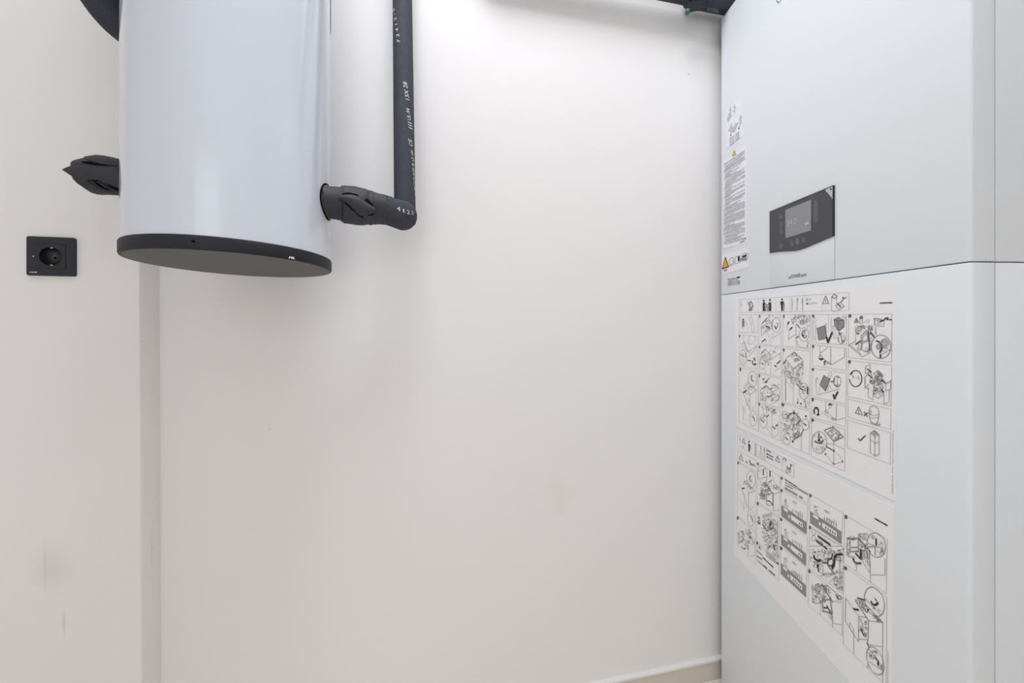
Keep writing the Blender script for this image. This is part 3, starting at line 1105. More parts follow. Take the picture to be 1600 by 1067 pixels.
# seams beside the flap
for yy in (yr - .0006, yl):
    bm_obj('seam', box_bm(-.0002, .003, yy, yy + .0006, zs + GAP + .0012, flap_z1 - .012), M['line'], flap, world=False)
bez = [(1202.2, 331), (1302.0, 288.8)]
low = [(1302.6, 368.6), (1292, 372.6), (1281, 377.5), (1270, 382), (1260, 386.5), (1250, 390), (1242, 391.8), (1232, 392.6), (1220, 393), (1210, 394.2), (1202.2, 395.4)]
out = []
for (x, y) in bez + low:
    a, z = door(x, y, .0035)
    out.append([a, z])
out[0][1] = out[1][1] = (out[0][1] + out[1][1]) / 2
ya, yb = out[1][0], out[0][0]
for q in out[2:]: q[0] = min(max(q[0], ya), yb)
out = [tuple(q) for q in out]
def fr(a, z, d): return (-d, a, z)
v, f = prism(out, fr, 0, .0032)
bezel = mobj('display_bezel', v, f, M['bezeledge'], tower, world=False)
bezel['label'] = 'dark glossy control panel with a display'
cxm = sum(q[0] for q in out) / len(out); czm = sum(q[1] for q in out) / len(out)
inn = [(cxm + (a - cxm) * .985, czm + (z - czm) * .975) for a, z in out]
v, f = prism(inn, fr, .0030, .0037)
mobj('bezel_face', v, f, M['bezel'], bezel, world=False)
def dquad(name, c, m, d0, d1, parent, label=None):
    q = [door(1190 + x / 5.93, 270 + y / 5.93, d1) for x, y in c]
    v, f = prism(q, fr, d0, d1)
    o = mobj(name, v, f, m, parent, world=False)
    if label: o['label'] = label
    return o
dquad('display_screen', [(219, 345), (457, 248), (457, 533), (221, 606)], M['screen'], .0036, .0041, bezel, 'grey screen showing 34.0')
def dell(cx, cy, rx, ry, n=24): return [(cx + rx * math.cos(2 * math.pi * i / n), cy - ry * math.sin(2 * math.pi * i / n)) for i in range(n)]
for (x, y) in ((178, 408), (178, 475), (179, 542), (180, 677), (279, 650), (386, 619)):
    dquad('touch_key', dell(x, y, 17, 29), M['button'], .0036, .0040, bezel)
dquad('touch_key', dell(331, 634, 17, 29), M['buttongreen'], .0036, .0040, bezel, 'dim green touch key')
sl = [(480 + 22 - 22 * math.cos(math.pi * i / 10), 285 - 30 * math.sin(math.pi * i / 10) - i * .8) for i in range(11)] + [(502 + 22 * math.cos(math.pi * i / 10), 428 + 32 * math.sin(math.pi * i / 10) + i * .8) for i in range(11)]
dquad('touch_slider', sl, M['button'], .0036, .0040, bezel)
dquad('torn_film', [(590, 155), (655, 127), (655, 242), (648, 238), (650, 215), (637, 222), (630, 205), (615, 195), (612, 178), (600, 180)], M['film'], .0036, .0043, bezel, 'torn remnant of clear film')
dquad('film_spot', dell(641, 152, 7, 11, 12), M['ink'], .0042, .0046, bezel)
a = Art(1190, 270, 5.93, .0044)
a.text('34.0', 233, 497, 326, 470, 55, m='pale')
a.obj('display_digits', bezel)
a = Art(1190, 270, 5.93, .0044)
a.lines(405, 476, 432, 462, 4.5, 3, m='pale')
a.obj('display_symbol', bezel)
a = Art(1190, 270, 5.93, .0018)
a.text('uniTOWER pure', 250, 983, 415, 955, 32)
a.obj('printed_lettering', flap)
# small black curl high on the front
a = Art(960, 0, 5.71, .0008)
a.e(1.6, 1465, -14, 20, 36, m='ink', n=24)
a.obj('printed_mark', upper)

# ---- stickers on the upper panel
st = sheet('pictogram_sticker', [(1135, 170.7), (1159, 149.7), (1159, 214), (1135.6, 232.4)], tower, M['label'], label='white sticker with grey lifting drawings')
a = Art(1110, 130, 7.62)
a.l(1.6, 228, 318, 240, 300, 236, 335, 222, 372, m='grey'); a.l(1.6, 285, 255, 287, 300, 300, 290, m='grey'); a.l(1.2, 270, 320, 285, 335, m='grey')
a.poly('pale', 195, 430, 230, 355, 250, 385, 210, 468)
a.clutter([(205, 300), (310, 250), (310, 400), (205, 440)], 26, 3, 14, (.7, 1.4), dark=.0)
a.poly('pale', 212, 570, 250, 480, 262, 520, 285, 515, 300, 470, 333, 470, 285, 588)
a.k(2.2, 248, 580, 241, 628); a.disc('ink', 241, 618, 6, 10)
a.poly('pale', 345, 420, 360, 375, 372, 400, 368, 480, 350, 495); a.k(2.2, 350, 495, 336, 545); a.disc('ink', 337, 540, 6, 10)
for k in range(4):
    a.lines(230, 658 + k * 26, 285, 625 + k * 26, 2.0, k, m='grey'); a.lines(300, 605 + k * 25, 342, 578 + k * 25, 2.2, k + 9, m='grey')
a.obj('printed_drawing', st)
st = sheet('safety_text_sticker', [(1130, 251), (1165.5, 226), (1166.5, 379), (1131, 388)], tower, M['label'], label='long white sticker densely printed with safety text')
a = Art(1110, 220, 5.93)
a.poly('yellow', 200, 143, 218, 88, 237, 128); a.l(1.2, 200, 143, 218, 88, 237, 128, close=True, m='ink'); a.k(1.6, 218, 108, 218, 124)
nl = 62
r2 = random.Random(4)
for k in range(nl):
    t = k / (nl - 1)
    y0 = 218 + (958 - 218) * t; y1 = 88 + (908 - 88) * t
    x1 = 318 if r2.random() < .6 else r2.uniform(170, 310)
    ins = 0 if r2.random() < .3 else 10
    yy = y0 + (y1 - y0) * ((x1 - 127) / 191)
    a.lines(127 + ins, y0, x1, yy, 2.3, k, gap=.02, m='line')
a.disc('ink', 325, 905, 6, 7); a.lines(275, 942, 318, 926, 2.5, 77, m='grey')
a.obj('printed_text', st)
st = sheet('warning_sticker', [(1128.3, 398.1), (1169, 385.9), (1169, 417.8), (1128.3, 428.5)], tower, M['label'], label='white sticker with an orange warning triangle and manual symbols')
a = Art(1110, 370, 10.675)
a.poly('ink', 190, 545, 248, 322, 312, 505); a.poly('orange', 207, 518, 248, 365, 297, 492, lift=.0003)
a.k(3, 249, 420, 250, 470); a.k(2.5, 225, 502, 275, 490)
a.lines(232, 565, 270, 550, 5, 5, m='grey')
a.l(2.2, 320, 480, 315, 395, 335, 355, 375, 345, 390, 370, 388, 455, 365, 470, close=True, m='line'); a.l(1.5, 330, 460, 385, 440); a.l(1.2, 345, 400, 370, 390, 372, 425, m='pale')
a.l(2.0, 410, 450, 408, 350, 430, 320, 455, 335, 490, 310, 495, 420, 455, 435, 410, 450); a.k(9, 472, 335, 472, 395)
a.l(2.0, 530, 290, 570, 275, 590, 285, 625, 270, 625, 330, 605, 400, 590, 385, 545, 395); a.k(8, 540, 332, 595, 312); a.lines(505, 380, 590, 365, 8, 6, m='grey'); a.l(1.5, 530, 290, 520, 330)
a.obj('printed_drawing', st)
st = sheet('barcode_sticker', [(1135.8, 434.6), (1156.8, 430.9), (1156.8, 444), (1135.8, 447.3)], tower, M['label'], label='small white barcode sticker')
a = Art(1110, 370, 10.675)
a.lines(290, 708, 415, 690, 5, 2, m='line'); a.lines(440, 680, 490, 672, 6, 3)
a.lines(290, 735, 460, 708, 2, 4, m='grey')
r2 = random.Random(8)
x = 287
while x < 488:
    w_ = r2.choice((1.6, 2.6, 4.2))
    y0 = 748 - (x - 287) * .14; y1 = 818 - (x - 287) * .155
    a.poly('line', x, y0, x + w_, y0, x + w_, y1, x, y1)
    x += w_ + r2.choice((1.8, 2.4, 4.0))
a.obj('printed_barcode', st)

# ------------------------------------------------------------------ the two instruction sheets on the lower panel
sh1 = sheet('instruction_sheet', [(1148.8, 464), (1397, 440.6), (1401, 442), (1402, 446), (1399, 783.7), (1150.3, 666)], tower, M['paper'], label='upper white instruction sheet with assembly drawings, under the display')
sh2 = sheet('instruction_sheet', [(1150.3, 676.5), (1396.8, 792.6), (1391.5, 1138), (1385, 1130), (1149, 867.8), (1147.3, 864)], tower, M['paper'], label='lower white instruction sheet with wiring drawings, partly cut off below')
VA = (1130, 440, 5.714); VB = (1140, 480, 9.70); VC = (1140, 580, 8.89); VD = (1210, 480, 8.89); VE = (1210, 590, 7.117)
VF = (1310, 480, 8.89); VG = (1310, 590, 5.62); VH = (1140, 670, 8.89); VI = (1140, 770, 7.62); VJ = (1200, 720, 8.208)
VK = (1200, 830, 7.115); VL = (1310, 770, 7.62); VM = (1300, 890, 6.03)
BW = .75      # frame line width in mm


def cell(view, c, num=None, view2=None, c2=None, nw=18, nh=36, nsk=6):
    """frame of one drawing: top edge (left, right) in a view, bottom edge (right, left) in the same or another view"""
    a = Art(*view)
    (x0, y0, x1, y1) = c[:4]
    p0 = (a.ox + x0 / a.s, a.oy + y0 / a.s); p1 = (a.ox + x1 / a.s, a.oy + y1 / a.s)
    v2 = view2 or view
    b = c2 or c[4:]
    p2 = (v2[0] + b[0] / v2[2], v2[1] + b[1] / v2[2]); p3 = (v2[0] + b[2] / v2[2], v2[1] + b[3] / v2[2])
    a.map(0, 0, 1)
    a.l(BW, *p0, *p1, *p2, *p3, close=True)
    a.map(*view)
    if num: a.num(num[0], num[1], nw, nh, nsk)
    return a


def cube(a, x, y, w, h, dx, dy, ry, wd=.9, fill=None):
    """outline of a standing box: front-left face w wide falling dy, right face dx wide rising ry, height h"""
    p = [x, y, x + w, y + dy, x + w + dx, y + dy - ry, x + dx, y - ry]
    if fill:
        a.poly(fill, x, y, x + w, y + dy, x + w, y + dy + h, x, y + h); a.poly(fill, x + w, y + dy, x + w + dx, y + dy - ry, x + w + dx, y + dy - ry + h, x + w, y + dy + h); a.poly(fill, *p)
    a.l(wd, *p, close=True)
    a.l(wd, x, y, x, y + h, x + w, y + dy + h, x + w, y + dy); a.l(wd, x + w, y + dy + h, x + w + dx, y + dy - ry + h, x + w + dx, y + dy - ry)


def done(a, sheet_):
    a.obj('printed_drawing', sheet_)


# header strip of the upper sheet
a = cell(VA, (142, 163, 1124, 97, 1124, 258, 142, 275))
for x, yt, yb in ((312, 152, 272), (470, 141, 269), (595, 132, 267), (880, 113, 262)): a.l(.5, x, yt, x, yb, m='pale')
a.k(1.6, 158, 182, 160, 188); a.k(1.8, 158, 198, 160, 222)
a.k(1.5, 213, 180, 228, 200, 240, 250); a.k(2.6, 232, 190, 248, 176, 268, 222, 248, 234, close=True); a.e(2.2, 238, 250, 8, 10, m='ink', n=14); a.e(1.6, 256, 248, 5, 6, m='ink', n=12)
for x in (362, 417):
    a.disc('ink', x, 170 if x < 400 else 164, 8, 10); a.poly('ink', x - 10, 186, x + 11, 183, x + 12, 262, x - 9, 264)
a.poly('line', 374, 222, 405, 219, 405, 260, 374, 262); a.disc('paper', 389, 240, 7, 8, lift=.0004)
a.k(2.2, 374, 195, 392, 214); a.k(2.2, 408, 192, 392, 214)
a.disc('ink', 525, 158, 7, 9); a.poly('ink', 513, 176, 538, 174, 535, 218, 532, 262, 519, 263, 516, 218); a.k(2, 538, 180, 545, 215, 540, 260); a.k(1.4, 513, 180, 508, 205)
for x in (614, 660, 708): a.l(1.0, x - 4, 150, x + 4, 150, x + 2, 252, x - 2, 252, close=True, m='pale')
a.e(1, 660, 158, 9, 14, m='line', a0=-120, a1=120)
a.l(1.6, 708, 148, 710, 190, m='grey')
a.e(1.4, 749, 160, 8, 10, m='line', n=14); a.text('T20', 764, 168, 788, 165, 16, m='line')
a.disc('ink', 749, 197, 7, 9); a.text('M 10/27 mm', 763, 204, 842, 196, 16, m='line')
a.tri(914, 125, 943, 193, 887, 197)
a.l(1, 968, 137, 968, 262, 1010, 268); a.k(1.4, 968, 137, 992, 112, 1018, 130, 996, 150, 968, 137); a.l(1, 1012, 135, 1012, 175)
a.l(1.4, 1005, 212, 1045, 183, 1082, 218, 1032, 255, close=True); a.k(1.8, 1012, 190, 1050, 228); a.k(1.6, 1050, 182, 1072, 160, 1066, 140, 1085, 150, 1100, 138)
a.clutter([(1010, 195), (1055, 190), (1070, 225), (1025, 245)], 10, 2, 12)
done(a, sh1)
a = Art(*VA)
a.lines(1400, 190, 1506, 188, 2.6, 4, gap=.05)
a.obj('printed_text', sh1)

# --- column 1
a = cell(VB, (143, 112, 425, 114, 425, 388, 143, 382))
a.k(1.2, 155, 140, 157, 195); a.disc('ink', 206, 186, 13, 13); a.poly('line', 188, 208, 225, 206, 223, 298, 187, 298); a.k(1.2, 188, 208, 225, 206); a.l(1.0, 190, 322, 228, 320, m='pale'); a.l(1, 256, 230, 258, 272, m='grey'); a.l(.5, 262, 122, 262, 378, m='pale')
a.l(1.1, 298, 158, 333, 132, 385, 352, 345, 382, close=True); a.l(.8, 318, 248, 358, 228)
done(a, sh1)
a = cell(VB, (145, 415, 425, 438, 425, 935, 145, 880), (151, 435))
a.l(1, 212, 430, 214, 520, 285, 560, 296, 430); a.l(1, 296, 560, 355, 555, 385, 490, 382, 435); a.k(1.2, 190, 560, 215, 530, 265, 650, 310, 690); a.l(1.2, 265, 680, 410, 590, 415, 610, 285, 750); a.l(1.3, 385, 570, 410, 600)
a.e(1.1, 205, 760, 52, 118); a.l(1, 165, 790, 210, 860); a.l(1, 190, 770, 240, 850); a.k(2.4, 170, 710, 195, 735, 225, 748); a.k(2, 245, 690, 245, 770); a.k(1.5, 200, 700, 215, 720)
a.arrow(275, 805, 325, 812, 3.2, 12, 18); a.carrow(372, 825, 26, 45, 200, 80, 3.6, 12, 16); a.k(5, 368, 770, 388, 805); a.disc('ink', 388, 862, 16, 15)
a.clutter([(170, 540), (240, 600), (300, 680), (200, 640)], 14, 11, 24)
done(a, sh1)
a = cell(VC, (130, -52, 388, 0), (149, -25), VC, (400, 830, 130, 700))
a.num(149, -35, 18, 36, 6)
a.e(1.2, 318, 110, 60, 110); a.carrow(322, 95, 22, 38, 250, 100, 2.6, 11, 16); a.clutter([(295, 50), (345, 60), (345, 150), (300, 160)], 8, 5, 18)
a.l(1.4, 200, 215, 265, 145); a.l(1.4, 265, 145, 368, 255, 290, 325, 205, 225); a.clutter([(225, 170), (285, 190), (350, 250), (270, 270)], 22, 6, 20, blobs=6)
a.l(1.3, 140, 250, 205, 330, 235, 425, 285, 545); a.l(1.2, 205, 225, 215, 300, 280, 330, 280, 540); a.k(4, 192, 297, 232, 268); a.k(1.4, 265, 385, 265, 425)
a.l(1, 155, 450, 215, 575, 218, 490); a.l(.7, 192, 480, 192, 690); a.l(1, 300, 525, 370, 482); a.l(.8, 372, 260, 372, 480)
a.e(1.2, 328, 652, 52, 108); a.k(3.0, 318, 625, 340, 655, 348, 690); a.clutter([(290, 570), (340, 570), (350, 650), (295, 650)], 8, 9, 18); a.clutter([(230, 430), (270, 430), (275, 500), (240, 490)], 8, 19, 18)
done(a, sh1)
# --- column 2
a = cell(VB, (445, 106, 775, 108, 780, 592, 445, 555), (456, 132))
a.k(2.0, 495, 240, 570, 160); a.l(1.3, 570, 160, 638, 235, 640, 300); a.l(1.2, 480, 250, 480, 430, 560, 370); a.clutter([(490, 190), (640, 210), (640, 350), (490, 400)], 60, 21, 34, blobs=10); a.k(3, 555, 290, 600, 300); a.e(1.1, 705, 270, 60, 112); a.carrow(705, 270, 24, 40, -70, 120, 1.6, 8, 12); a.k(3, 680, 280, 705, 330)
a.l(1, 655, 370, 655, 470, 770, 385); a.l(.8, 615, 500, 625, 560); a.l(1, 560, 370, 620, 500); a.k(3, 490, 525, 540, 480); a.k(1.5, 540, 480, 552, 522)
a.clutter([(570, 112), (750, 112), (750, 170), (600, 150)], 16, 23, 26)
done(a, sh1)
a = cell(VB, (445, 578, 780, 614, 780, 1055, 445, 988), (455, 600))
a.k(1.8, 475, 700, 545, 630); a.l(1.2, 545, 630, 610, 715, 610, 800); a.l(1.1, 470, 710, 465, 860); a.clutter([(480, 670), (640, 690), (640, 880), (470, 840)], 60, 31, 30, blobs=9); a.e(1.1, 500, 850, 42, 95); a.k(3, 490, 845, 512, 870)
a.l(1.2, 660, 770, 772, 690); a.l(1, 670, 975, 765, 910); a.l(.8, 765, 700, 765, 780); a.arrow(765, 810, 715, 862, 3.2, 12, 18); a.arrow(680, 880, 718, 905, 3.2, 12, 18); a.l(1, 545, 950, 545, 1005); a.l(1, 620, 920, 625, 1015)
a.clutter([(620, 610), (710, 620), (700, 720), (640, 700)], 14, 33, 24)
done(a, sh1)
a = cell(VC, (405, 30, 715, 105, 715, 515, 405, 428), (414, 60))
a.k(1.5, 460, 130, 475, 105); a.k(3, 462, 115, 485, 98); a.k(1.4, 470, 165, 558, 90); a.k(3, 498, 160, 525, 135)
a.k(1.8, 440, 250, 510, 200, 580, 265); a.l(1.1, 430, 250, 430, 410, 500, 360); a.e(1.2, 635, 300, 62, 110, tilt=-4); a.clutter([(440, 220), (680, 170), (690, 400), (430, 420)], 90, 41, 30, blobs=16); a.k(2.2, 520, 358, 580, 340); a.l(1.1, 575, 460, 690, 390); a.l(1, 500, 370, 500, 460)
done(a, sh1)
a = cell(VC, (405, 446, 700, 542, 705, 972, 405, 835), (412, 456))
a.clutter([(440, 470), (620, 510), (640, 580), (450, 520)], 34, 51, 26, blobs=5); a.e(1.2, 470, 690, 50, 98); a.clutter([(430, 610), (500, 600), (495, 690), (435, 690)], 18, 52, 20, blobs=4); a.k(3, 455, 690, 475, 705); a.k(2.5, 510, 640, 545, 605)
a.l(1.2, 510, 480, 515, 600); a.l(1, 585, 570, 590, 830); a.l(1.1, 600, 605, 660, 570); a.l(1, 515, 780, 585, 885, 600, 910, 590, 800, 525, 750); a.l(1, 610, 915, 675, 880, 672, 700); a.arrow(600, 770, 638, 802, 3.2, 12, 16); a.arrow(665, 740, 638, 765, 3.2, 10, 14); a.clutter([(590, 520), (640, 530), (630, 600), (580, 580)], 18, 55, 22, blobs=3)
done(a, sh1)
# --- column 3
a = cell(VD, (118, 100, 500, 100, 500, 580, 118, 540), (131, 122))
a.k(4, 185, 235, 203, 200); a.k(4, 217, 308, 245, 280); a.l(1, 178, 260, 175, 310, m='pale'); a.l(1.2, 205, 310, 195, 448, 290, 372); a.clutter([(210, 108), (330, 108), (310, 190), (230, 240)], 34, 61, 34); a.clutter([(320, 108), (488, 108), (488, 260), (330, 240)], 70, 62, 32, blobs=14)
a.e(1.3, 412, 378, 68, 96); a.carrow(420, 370, 38, 55, 60, 300, 1.6, 6, 10); a.k(3, 385, 375, 408, 400); a.clutter([(370, 310), (450, 320), (450, 420), (380, 400)], 18, 63, 22, blobs=4); a.k(2.2, 310, 235, 355, 290); a.k(2.4, 305, 425, 335, 402)
a.l(1.4, 298, 240, 303, 470, 315, 550); a.l(1, 320, 470, 340, 545, 440, 570, 470, 480); a.clutter([(455, 470), (480, 470), (475, 565), (450, 565)], 10, 64, 20)
done(a, sh1)
a = cell(VD, (118, 570, 500, 610), (130, 590), VE, (390, 350, 90, 265))
a.l(1.3, 150, 720, 270, 615, 400, 745, 270, 850, close=True); a.clutter([(200, 670), (280, 625), (390, 720), (300, 760)], 40, 71, 26, blobs=16); a.k(2.6, 120, 785, 165, 735); a.clutter([(120, 730), (260, 850), (260, 1000), (120, 960)], 70, 72, 36, blobs=14); a.clutter([(280, 850), (400, 760), (400, 940), (290, 1000)], 50, 73, 36, blobs=10); a.l(1.3, 262, 840, 262, 1000); a.l(1.2, 398, 750, 392, 860)
a.map(*VE); a.clutter([(150, 0), (320, 0), (310, 70), (200, 80)], 40, 74, 26, blobs=8); a.e(1.4, 330, 150, 54, 90); a.k(3.4, 285, 115, 320, 138); a.k(3.4, 370, 110, 366, 180); a.k(2.4, 250, 70, 275, 100); a.clutter([(300, 90), (370, 90), (360, 210), (290, 200)], 22, 75, 24, blobs=4); a.l(1.6, 125, 0, 125, 255, m='grey'); a.l(1, 210, 80, 210, 290); a.l(1, 130, 40, 200, 120, m='pale'); a.l(1, 340, 250, 350, 330, m='grey')
for x, y in ((258, 280), (295, 292)): a.poly('ink', x - 7, y - 14, x + 7, y - 10, x + 7, y + 10, x - 7, y + 6)
for x, y in ((262, 245), (338, 265), (375, 280), (350, 320)): a.e(1, x, y, 8, 14, n=12)
done(a, sh1)
a = cell(VE, (90, 285, 395, 375, 388, 855, 80, 720), (94, 297), nw=24, nh=34)
a.clutter([(95, 400), (280, 400), (290, 640), (95, 620)], 130, 81, 34, blobs=30, dark=.45); a.k(1.8, 150, 430, 215, 380, 295, 465, 240, 520); a.poly('ink', 213, 350, 229, 395, 216, 415); a.e(1.3, 345, 520, 40, 62); a.k(3, 325, 510, 355, 530); a.e(1.3, 138, 680, 40, 62); a.k(3, 118, 662, 150, 690); a.e(1.3, 115, 415, 32, 40); a.disc('ink', 350, 428, 9, 12); a.disc('ink', 205, 708, 10, 13); a.k(1.8, 325, 570, 298, 640, 215, 690); a.l(1, 300, 655, 300, 815); a.l(1.1, 205, 520, 208, 640); a.k(1.6, 180, 662, 240, 660); a.clutter([(200, 600), (300, 590), (290, 650), (215, 680)], 26, 83, 24, blobs=6)
done(a, sh1)
# --- column 4
a = cell(VD, (522, 100, 1000, 100, 1000, 526, 525, 492), (540, 120), nw=26)
a.l(.6, 752, 102, 752, 330); a.poly('grey', 592, 292, 700, 255, 728, 420, 615, 452); a.l(1.4, 592, 292, 700, 255, 728, 420, 690, 438, 615, 452, close=True, m='ink'); a.l(.8, 640, 280, 660, 440)
a.e(.9, 562, 175, 18, 36); a.l(.9, 545, 210, 540, 300, 552, 450, 575, 450, 570, 330, 580, 230); a.l(1.1, 700, 240, 722, 225, 715, 330, 738, 340); a.k(5, 728, 420, 743, 485); a.k(5, 743, 490, 800, 355)
a.poly('grey', 828, 170, 890, 138, 962, 180, 958, 280, 890, 330, 838, 255); a.l(1.3, 828, 170, 890, 195, 962, 180, m='ink'); a.l(1.2, 890, 195, 890, 328, m='ink'); a.l(1.2, 828, 170, 890, 138, 962, 180, 958, 280, 890, 330, 838, 255, close=True, m='ink')
a.l(.9, 800, 140, 785, 190, 790, 340, 815, 345, 805, 250, 840, 310, 860, 430, 830, 435, 810, 340); a.l(.9, 940, 125, 1000, 125, 985, 145, 950, 145, close=True); a.l(.9, 985, 150, 965, 280)
a.disc('grey', 930, 430, 52, 78); a.l(4, 905, 400, 922, 490, m='paper', lift=.0004); a.l(2.4, 945, 372, 972, 380, 968, 440, 948, 445, close=True, m='paper', lift=.0004); a.k(2.4, 895, 345, 905, 370)
done(a, sh1)
a = cell(VD, (525, 520, 1000, 570, 1000, 880, 525, 808), (537, 542), nw=26)
a.l(1.2, 630, 535, 635, 680, 790, 800, 975, 690, 975, 572); a.l(1.2, 640, 635, 720, 575, 745, 550); a.l(1.6, 782, 548, 782, 790); a.k(4, 625, 710, 645, 727, 678, 715); a.e(1.2, 640, 685, 22, 24); a.k(3, 698, 800, 692, 760, 712, 742); a.l(1.2, 720, 760, 790, 785); a.e(1, 740, 770, 24, 16)
done(a, sh1)
a = cell(VD, (525, 842, 1000, 915), (534, 860), VE, (795, 293, 415, 206), nw=26)
a.poly('grey', 632, 1066, 685, 937, 775, 1000, 745, 1066)
a.l(1, 580, 1060, 575, 1000, 595, 975, 610, 1010); a.e(.9, 775, 930, 22, 30); a.disc('grey', 872, 1030, 52, 80); a.l(4, 858, 985, 860, 1066, m='paper', lift=.0004); a.l(2.4, 888, 990, 915, 1000, 912, 1062, 892, 1066, close=True, m='paper', lift=.0004); a.k(2.4, 785, 1030, 815, 1032)
a.map(*VE); a.poly('grey', 542, 0, 620, 0, 620, 20, 568, 148, 505, 78); a.l(1.2, 620, 10, 568, 148, 505, 78, 542, 0, m='ink'); a.l(.9, 470, 0, 462, 100, 475, 190); a.l(.9, 500, 100, 500, 190); a.disc('grey', 697, 40, 45, 62); a.l(4, 690, 0, 682, 70, m='paper', lift=.0004); a.l(2.2, 715, 10, 725, 40, 712, 80, m='paper', lift=.0004); a.l(1.2, 480, 192, 722, 125); a.l(.9, 590, 150, 610, 80, 640, 130); a.k(4.6, 656, 190, 667, 232); a.k(4.2, 667, 236, 704, 158)
done(a, sh1)
a = cell(VE, (415, 226, 795, 317, 790, 545, 412, 436), (425, 240), nw=24, nh=34)
a.carrow(465, 375, 24, 45, 200, 420, 3.0, 9, 12); a.k(5, 455, 335, 480, 340, 490, 365); a.disc('ink', 487, 410, 16, 12); a.k(4.5, 440, 360, 445, 400); a.l(1.1, 570, 265, 570, 370, 690, 475, 785, 445); a.l(1.4, 690, 300, 688, 470); a.k(4, 605, 305, 620, 292, 633, 300); a.l(1.2, 520, 385, 660, 465); a.e(1.1, 580, 378, 16, 18); a.l(1, 600, 350, 660, 290); a.e(1.1, 660, 462, 24, 14)
done(a, sh1)
a = cell(VE, (415, 456, 785, 577, 780, 1042, 410, 870), (424, 468), nw=24, nh=34)
a.k(1.6, 555, 585, 655, 545, 768, 660, 658, 708, close=True); a.l(1.2, 590, 605, 660, 575, 730, 655, 660, 690, close=True); a.clutter([(575, 590), (655, 555), (760, 650), (665, 700)], 26, 91, 20, blobs=14); a.l(1.1, 660, 710, 660, 960); a.l(1.1, 780, 800, 660, 735, 585, 735); a.l(1, 570, 850, 658, 965, 758, 935); a.l(.9, 690, 830, 760, 910); a.poly('ink', 652, 800, 668, 800, 668, 825, 652, 825)
for x, y in ((568, 850), (658, 955), (756, 932)): a.disc('ink', x, y, 7, 12)
a.e(1.6, 500, 720, 82, 122); a.k(3.2, 495, 620, 495, 690); a.disc('ink', 497, 697, 16, 14); a.e(3.4, 497, 690, 44, 38, m='ink', a0=10, a1=160); a.l(1.1, 425, 645, 575, 690); a.l(1.1, 420, 712, 575, 750); a.k(2.6, 582, 768, 645, 805); a.disc('ink', 520, 660, 8, 10); a.clutter([(445, 750), (560, 770), (550, 820), (470, 800)], 14, 92, 20, blobs=4)
done(a, sh1)
# --- column 5
a = cell(VF, (140, 100, 745, 92, 740, 766, 140, 695), (160, 120), nw=34, nh=40, nsk=0)
a.tri(250, 150, 282, 210, 222, 212); a.l(1.2, 300, 145, 300, 222, 335, 222, 335, 145); a.k(2.0, 298, 145, 318, 122, 338, 145, 316, 158, close=True); a.text('C2', 384, 210, 434, 208, 38, m='line'); a.l(1, 345, 210, 372, 208)
a.k(1.2, 505, 250, 505, 155, 560, 160, 640, 190); a.l(1.2, 505, 250, 630, 268, 635, 200); a.clutter([(505, 160), (620, 170), (620, 250), (510, 240)], 22, 101, 34); a.k(2.4, 580, 195, 625, 185, 655, 150, 690, 145, 670, 170, 740, 172)
a.clutter([(255, 260), (370, 250), (370, 300), (260, 310)], 34, 102, 26, blobs=9); a.clutter([(400, 260), (475, 250), (470, 330), (410, 320)], 30, 103, 24, blobs=10); a.clutter([(245, 320), (310, 310), (310, 370), (250, 380)], 22, 104, 24, blobs=5)
a.l(2.0, 315, 400, 390, 320, 415, 370, 415, 470, 330, 495, 320, 590, 315, 400); a.l(1.6, 335, 420, 400, 350, 405, 450, 335, 480, close=True); a.l(1.2, 145, 525, 330, 690, 450, 625); a.l(1.4, 145, 525, 240, 470); a.l(1.2, 165, 525, 325, 660); a.l(1.1, 240, 260, 240, 480); a.arrow(310, 468, 230, 522, 3.0, 13, 24); a.e(1.4, 288, 580, 20, 16); a.l(1.4, 280, 510, 280, 560); a.k(2, 420, 330, 430, 520, 440, 600); a.clutter([(410, 340), (450, 340), (455, 600), (420, 600)], 26, 105, 26); a.clutter([(340, 590), (430, 560), (430, 620), (350, 650)], 18, 106, 24, blobs=4)
a.e(1.8, 592, 548, 136, 164); a.carrow(515, 560, 88, 95, -80, 42, 3.2, 13, 18); a.poly('ink', 512, 465, 545, 460, 535, 482); a.e(1.6, 555, 550, 26, 36); a.e(1.2, 555, 550, 15, 22); a.e(1.4, 615, 510, 28, 50, tilt=-15); a.e(1.4, 640, 500, 30, 55, tilt=-15); a.l(1.4, 600, 460, 650, 430, 700, 490, 690, 530); a.l(1.4, 605, 655, 730, 580); a.k(3, 585, 655, 585, 700); a.clutter([(600, 480), (690, 470), (680, 590), (620, 610)], 24, 107, 26); a.k(2.6, 450, 345, 503, 420); a.l(1.2, 520, 270, 515, 380); a.clutter([(510, 280), (535, 280), (530, 380), (510, 380)], 10, 108, 18)
done(a, sh1)
a = cell(VF, (140, 737, 742, 806), (153, 755), VG, (462, 248, 80, 163), nw=34, nh=40, nsk=4)
a.e(2.0, 240, 990, 86, 112, m='ink', a0=-150, a1=175); a.poly('ink', 172, 945, 180, 895, 200, 905)
a.text('9. - 2.', 195, 985, 298, 1002, 42)
